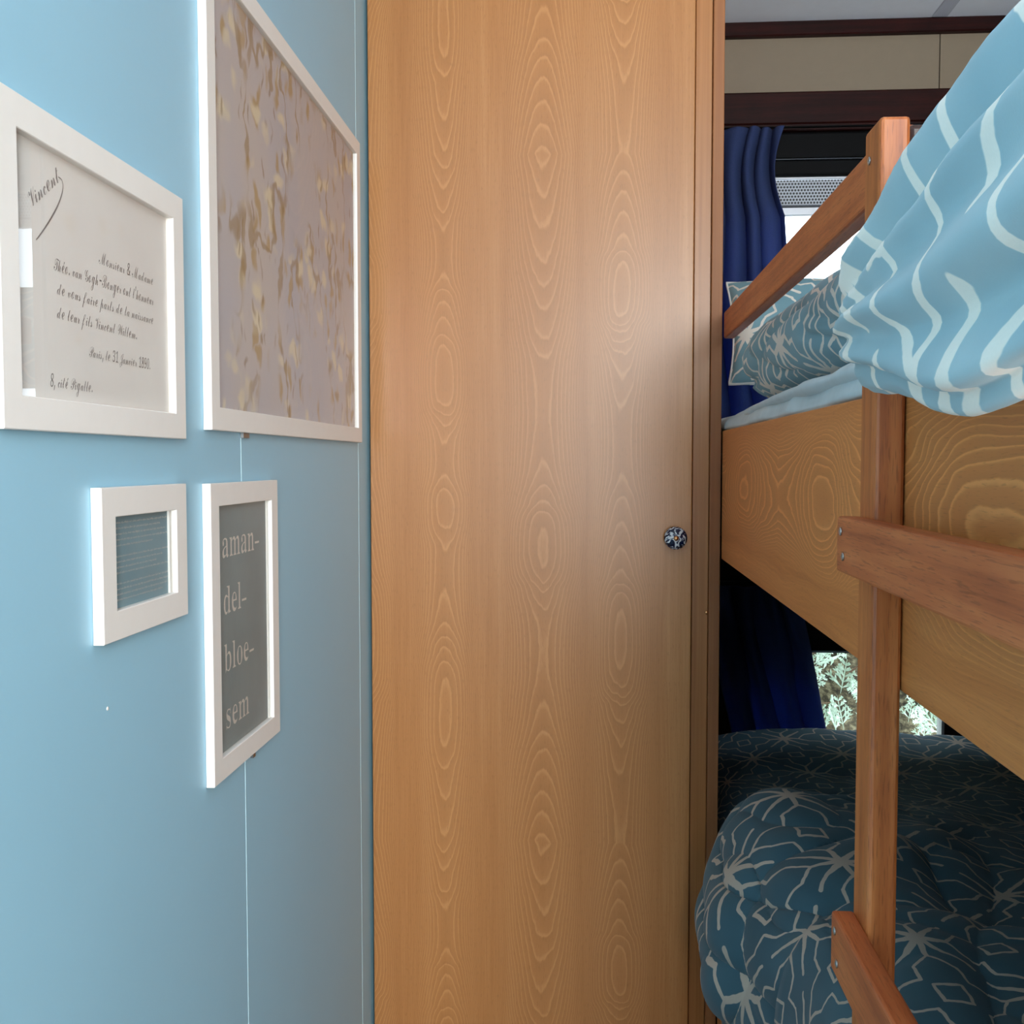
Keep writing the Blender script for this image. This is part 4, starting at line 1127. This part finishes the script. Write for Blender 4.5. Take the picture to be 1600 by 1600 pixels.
# rolled second duvet further along the upper bunk
C = catmull([(.385, .90, 1.418), (.370, 1.05, 1.420), (.360, 1.25, 1.422), (.346, 1.45, 1.420), (.334, 1.62, 1.414), (.328, 1.765, 1.404)], 150)
n_ = 150
ra = np.interp(np.linspace(0, 1, n_), [0, .4, .8, 1], [.110, .103, .092, .080]) * caps(n_, .10, .10)
rb = np.interp(np.linspace(0, 1, n_), [0, .4, .8, 1], [.074, .074, .072, .064]) * caps(n_, .10, .10)
Gd = tube(C, ra, rb, 180)
dd = np.zeros(Gd.shape[:2])
for i in range(n_):
    for j in range(180):
        x, y, z = Gd[i, j]
        th = 2 * math.pi * j / 180
        fold = max(0.0, 1 - abs(mnoise.noise((math.cos(th) * 1.1 + y * 5.5, math.sin(th) * 1.1 - y * 1.5, 2.0))) * 3.0)
        dd[i, j] = -.010 * fold ** 2 + .007 * mnoise.noise((x * 12, y * 9, z * 12))
        if z < 1.37:
            dd[i, j] *= .3
closed_grid('rolled_duvet', Gd, dd, M['pillow_cloth'], 'rolled blue patterned duvet lying on the pale sheet behind the guard rail', 'duvet')


# pillow propped against the window end
def pillow(name, centre, half, rot, mat, label, nu=90, nv=90):
    t = thing(name, (centre[0], centre[1], centre[2] - half[1]), label, 'pillow')
    R = Matrix.Rotation(rot[2], 3, 'Z') @ Matrix.Rotation(rot[0], 3, 'X')
    for side in (1, -1):
        Gp = np.zeros((nu, nv, 3))
        for i in range(nu):
            for j in range(nv):
                u, v = -1 + 2 * i / (nu - 1), -1 + 2 * j / (nv - 1)
                e = max(0.0, (1 - u ** 4) * (1 - v ** 4)) ** .55
                pin = 1 - .06 * (1 - v * v) * (abs(u) ** 3)
                pin2 = 1 - .06 * (1 - u * u) * (abs(v) ** 3)
                wr_ = .006 * mnoise.noise((u * 3, v * 3, side * 2.0 + centre[0])) * e
                p = Vector((u * half[0] * pin, side * (half[2] * e + wr_), v * half[1] * pin2))
                Gp[i, j] = R @ p + Vector(centre)
        uv = arc_uv(Gp)
        fs = grid_faces(nu, nv)
        if side > 0:
            fs = [f[::-1] for f in fs]
        mesh_obj('cover', Gp.reshape(-1, 3), fs, mat, t, smooth=True, uvs=uv.reshape(-1, 2))
    ring = []
    for k in range(160):
        a = k / 160 * 4
        q = a % 1 * 2 - 1
        u, v = [(q, -1), (1, q), (-q, 1), (-1, -q)][int(a)]
        pin = 1 - .06 * (1 - v * v) * (abs(u) ** 3)
        pin2 = 1 - .06 * (1 - u * u) * (abs(v) ** 3)
        ring.append(R @ Vector((u * half[0] * pin, 0, v * half[1] * pin2)) + Vector(centre))
    vs, fs = [], []
    for k, c in enumerate(ring):
        tdir = (ring[(k + 1) % 160] - ring[k - 1]).normalized()
        a = tdir.orthogonal().normalized()
        b = tdir.cross(a)
        ref = (R @ Vector((0, 1, 0)))
        a = (ref - tdir * ref.dot(tdir)).normalized()
        b = tdir.cross(a)
        for m_ in range(8):
            an = m_ / 8 * 2 * math.pi
            vs.append(c + (a * math.cos(an) + b * math.sin(an)) * .0028)
    for k in range(160):
        k2 = (k + 1) % 160
        for m_ in range(8):
            m2 = (m_ + 1) % 8
            fs.append((k * 8 + m_, k * 8 + m2, k2 * 8 + m2, k2 * 8 + m_))
    mesh_obj('piping', vs, fs, M['piping_white'], t, smooth=True)
    return t


pillow('pillow', (.485, 2.12, 1.515), (.205, .125, .055), (math.radians(-28), 0, math.radians(-4)), M['pillow_cloth'],
       'blue patterned pillow with white piping propped below the upper window')

# lower duvet: heaped towards the aisle, flatter at the window end
full = [(.99, .600), (.84, .630), (.68, .655), (.52, .680), (.40, .706), (.315, .712), (.250, .690), (.203, .630), (.180, .555), (.176, .490), (.190, .435), (.215, .405)]
mid = [(.99, .600), (.84, .620), (.68, .650), (.52, .680), (.42, .700), (.345, .705), (.285, .685), (.235, .640), (.205, .575), (.195, .510), (.203, .455), (.220, .430)]
end = [(.99, .590), (.84, .605), (.68, .625), (.55, .645), (.45, .655), (.39, .650), (.345, .630), (.305, .600), (.275, .575), (.262, .560), (.258, .550), (.256, .545)]
flat = [(.99, .585), (.84, .595), (.68, .600), (.55, .605), (.45, .605), (.39, .602), (.345, .597), (.305, .590), (.280, .580), (.268, .570), (.262, .560), (.258, .550)]


near = [(.99, .600), (.84, .625), (.68, .645), (.52, .665), (.42, .672), (.355, .668), (.310, .652), (.280, .620), (.264, .580), (.258, .545), (.256, .520), (.258, .500)]
half = [((a[0] + b[0]) / 2, (a[1] + b[1]) / 2) for a, b in zip(full, near)]


def shift(pf, dz):
    return [(x, z + dz * (1 if k < 8 else .3)) for k, (x, z) in enumerate(pf)]


rowsd = [(.34, shift(near, -.03)), (.60, shift(near, -.02)), (.85, near), (1.05, near), (1.25, shift(near, .012)), (1.38, shift(half, -.012)),
         (1.48, shift(full, -.008)), (1.57, full), (1.655, full), (1.725, mid), (1.80, end), (1.90, shift(flat, .012)), (2.05, flat), (2.22, flat), (2.40, shift(flat, .012))]
ctrl = [[(x, y, z) for x, z in pf] for y, pf in rowsd]
G = grid_surface(ctrl, 240, 170)
N = grid_normals(G)
if N[100, 20, 2] < 0:
    N = -N
d = np.zeros(G.shape[:2])
for i in range(G.shape[0]):
    for j in range(G.shape[1]):
        x, y, z = G[i, j]
        amp = 1.0 if y < 1.72 else max(.25, 1 - (y - 1.72) * 6)
        f1 = max(0.0, 1 - abs(mnoise.noise((x * 2.2 - y * 2.6 + .3, x * 2.8 + y * 1.2, z * 3.0))) * 3.2)
        f2 = max(0.0, 1 - abs(mnoise.noise((x * 5 + y * 2.5, y * 4.5 - x * 3 + 4, z * 6 + 2))) * 3.0)
        f3 = max(0.0, 1 - abs(mnoise.noise((x * 2.0, y * 3.0 + x * 2, z * 9.0 + 1.0))) * 3.4)
        d[i, j] = amp * (-.012 * f3 ** 2 - .020 * f1 ** 2 - .009 * f2 ** 2 + .014 * mnoise.noise((x * 6, y * 6, z * 6 + 5)))
        if (y > 1.77 or y < 1.30) and x < .30:
            d[i, j] = max(-.004, min(.003, d[i, j]))
        if j > 160:
            d[i, j] *= (169 - j) / 9
surface('duvet', G, N, d, M['shaded_duvet_cloth'], 'blue duvet, colour darkened for shade, with pale star lines heaped on the lower bunk', 'duvet', thick=.012)

# ------------------------------------------------------------------ curtains


def curtain(name, label, ztop, zbot, left, right, mat, pleats, yc, amp, seed, nu=150, nv=110):
    """left/right: functions of t (0 top .. 1 bottom) giving the x of the edges"""
    Gc = np.zeros((nv, nu, 3))
    for i in range(nv):
        t = i / (nv - 1)
        z = ztop + (zbot - ztop) * t
        x0, x1 = left(t), right(t)
        for j in range(nu):
            s = j / (nu - 1)
            ph = s * pleats * 2 * math.pi + 2.6 * mnoise.noise((s * 5, t * 2.2, seed)) * (1 - .3 * t) + 2.2 * math.exp(-t * 9) * math.sin(s * 9)
            a = amp * (.55 + .45 * mnoise.noise((s * 7, t * .8, seed + 3)) + .25)
            x = x0 + (x1 - x0) * s + .35 * a * math.cos(ph * .97)
            y = yc + a * math.sin(ph) + .006 * mnoise.noise((s * 9, t * 5, seed + 9))
            Gc[i, j] = (x, y, z)
    t_ = thing(name, ((left(0) + right(0)) / 2, yc, zbot), label, 'curtain')
    o = mesh_obj('cloth', Gc.reshape(-1, 3), grid_faces(nv, nu), mat, t_, smooth=True)
    solidify(o, .0012)
    return t_


cu = curtain('curtain', 'blue pleated curtain drawn aside at the upper bunk window', 2.034, 1.34,
             lambda t: .262, lambda t: .455 - .02 * math.sin(min(1, t * 3.4) * math.pi) + .075 * t * t,
             M['curtain_cloth'], 4.6, 2.483, .024, 1.0)
cu2 = curtain('curtain', 'blue curtain drawn aside at the lower bunk window, lit from behind', 0.95, 0.50,
              lambda t: .262 + .10 * t, lambda t: .500 + .09 * t,
              M['curtain_cloth'], 4.0, 2.500, .018, 6.0)
box('curtain_track', (.25, 2.497, .951), (.95, 2.507, .962), M['black_blind'], cu2, .001)
box('curtain_track', (.25, 2.478, 2.0345), (.95, 2.488, 2.0375), M['black_blind'], cu, .001)

# ------------------------------------------------------------------ outside: ground and conifer hedge
structure(box('ground', (-3.0, 2.75, -0.45), (5.0, 8.0, -0.40), M['grass']))
hd = thing('conifer_hedge', (0.9, 3.5, -0.40), 'sunlit pale green conifer hedge outside the lower window', 'hedge')
nx, nz = 70, 40
Gh = np.zeros((nx, nz, 3))
for i in range(nx):
    for j in range(nz):
        x = -0.6 + 3.2 * i / (nx - 1)
        z = -0.40 + 1.58 * j / (nz - 1)
        Gh[i, j] = (x, 3.42 + .13 * mnoise.noise((x * 5, z * 5, 1)) + .08 * mnoise.noise((x * 14, z * 14, 5)) + .25 * max(0, (z - .9)) ** 1.5, z)
o = mesh_obj('inner_branches', Gh.reshape(-1, 3), grid_faces(nx, nz), M['hedge_inner'], hd, smooth=True)
solidify(o, .5).modifiers[0].offset = 1 if o.data.polygons[0].normal.y > 0 else -1


def frond_mesh(name, seed):
    rg_ = random.Random(seed)
    V, Fc = [], []

    def leaf(p, q, w, th=.0012):
        d_ = (q - p)
        n_2 = Vector((-d_.z, 0, d_.x)).normalized() * w
        b = len(V)
        m_ = p + d_ * .45
        for s_ in (th, -th):
            for pt in (p, m_ + n_2, q, m_ - n_2):
                V.append(pt + Vector((0, s_, 0)))
        Fc.extend([(b, b + 1, b + 2, b + 3), (b + 7, b + 6, b + 5, b + 4)])
        for k in range(4):
            Fc.append((b + k, b + 4 + k, b + 4 + (k + 1) % 4, b + (k + 1) % 4))
    L = .12
    leaf(Vector((0, 0, 0)), Vector((0, 0, L)), .0022)
    for k in range(5):
        z = L * (.18 + .16 * k)
        for sg in (-1, 1):
            ln = L * (.48 - .075 * k) * rg_.uniform(.8, 1.15)
            an = math.radians(rg_.uniform(34, 52))
            p = Vector((0, 0, z))
            q = p + Vector((sg * math.sin(an) * ln, rg_.uniform(-.01, .01), math.cos(an) * ln))
            leaf(p, q, .0042)
            for f in (.4, .7):
                pp = p.lerp(q, f)
                for s2 in (-1, 1):
                    a2 = an * sg + s2 * math.radians(38)
                    leaf(pp, pp + Vector((math.sin(a2), 0, math.cos(a2))) * ln * .32, .003)
    me = bpy.data.meshes.new(name)
    me.from_pydata(V, [], Fc)
    me.update()
    me.materials.append(M['conifer'])
    return me


fr_ = [frond_mesh('frond', k) for k in range(3)]
rg_ = random.Random(11)
for k in range(250):
    x = rg_.uniform(.35, 1.55)
    z = rg_.uniform(.05, .95)
    y = rg_.uniform(3.12, 3.36)
    o = bpy.data.objects.new('frond', fr_[k % 3])
    COL.objects.link(o)
    o.parent = hd
    o.location = Vector((x, y, z)) - WORIG[hd.name]
    o.rotation_euler = (rg_.uniform(-.9, .5), rg_.uniform(-1.2, 1.2), rg_.uniform(-.9, .9))
    s = rg_.uniform(.5, 1.25)
    o.scale = (s, s, s)
for k in range(26):
    x = rg_.uniform(.35, 1.5)
    z = rg_.uniform(.1, .9)
    a = rg_.uniform(-.9, .9)
    L = rg_.uniform(.12, .3)
    p0 = Vector((x, rg_.uniform(3.2, 3.33), z))
    p1_ = p0 + Vector((math.cos(a) * L, 0, math.sin(a) * L))
    dr = (p1_ - p0).normalized()
    pp = [(0, .003), (L * .5, .0022), (L, .001)]
    lathe('twig', pp, p0, dr, M['hedge_stem'], hd, 6)
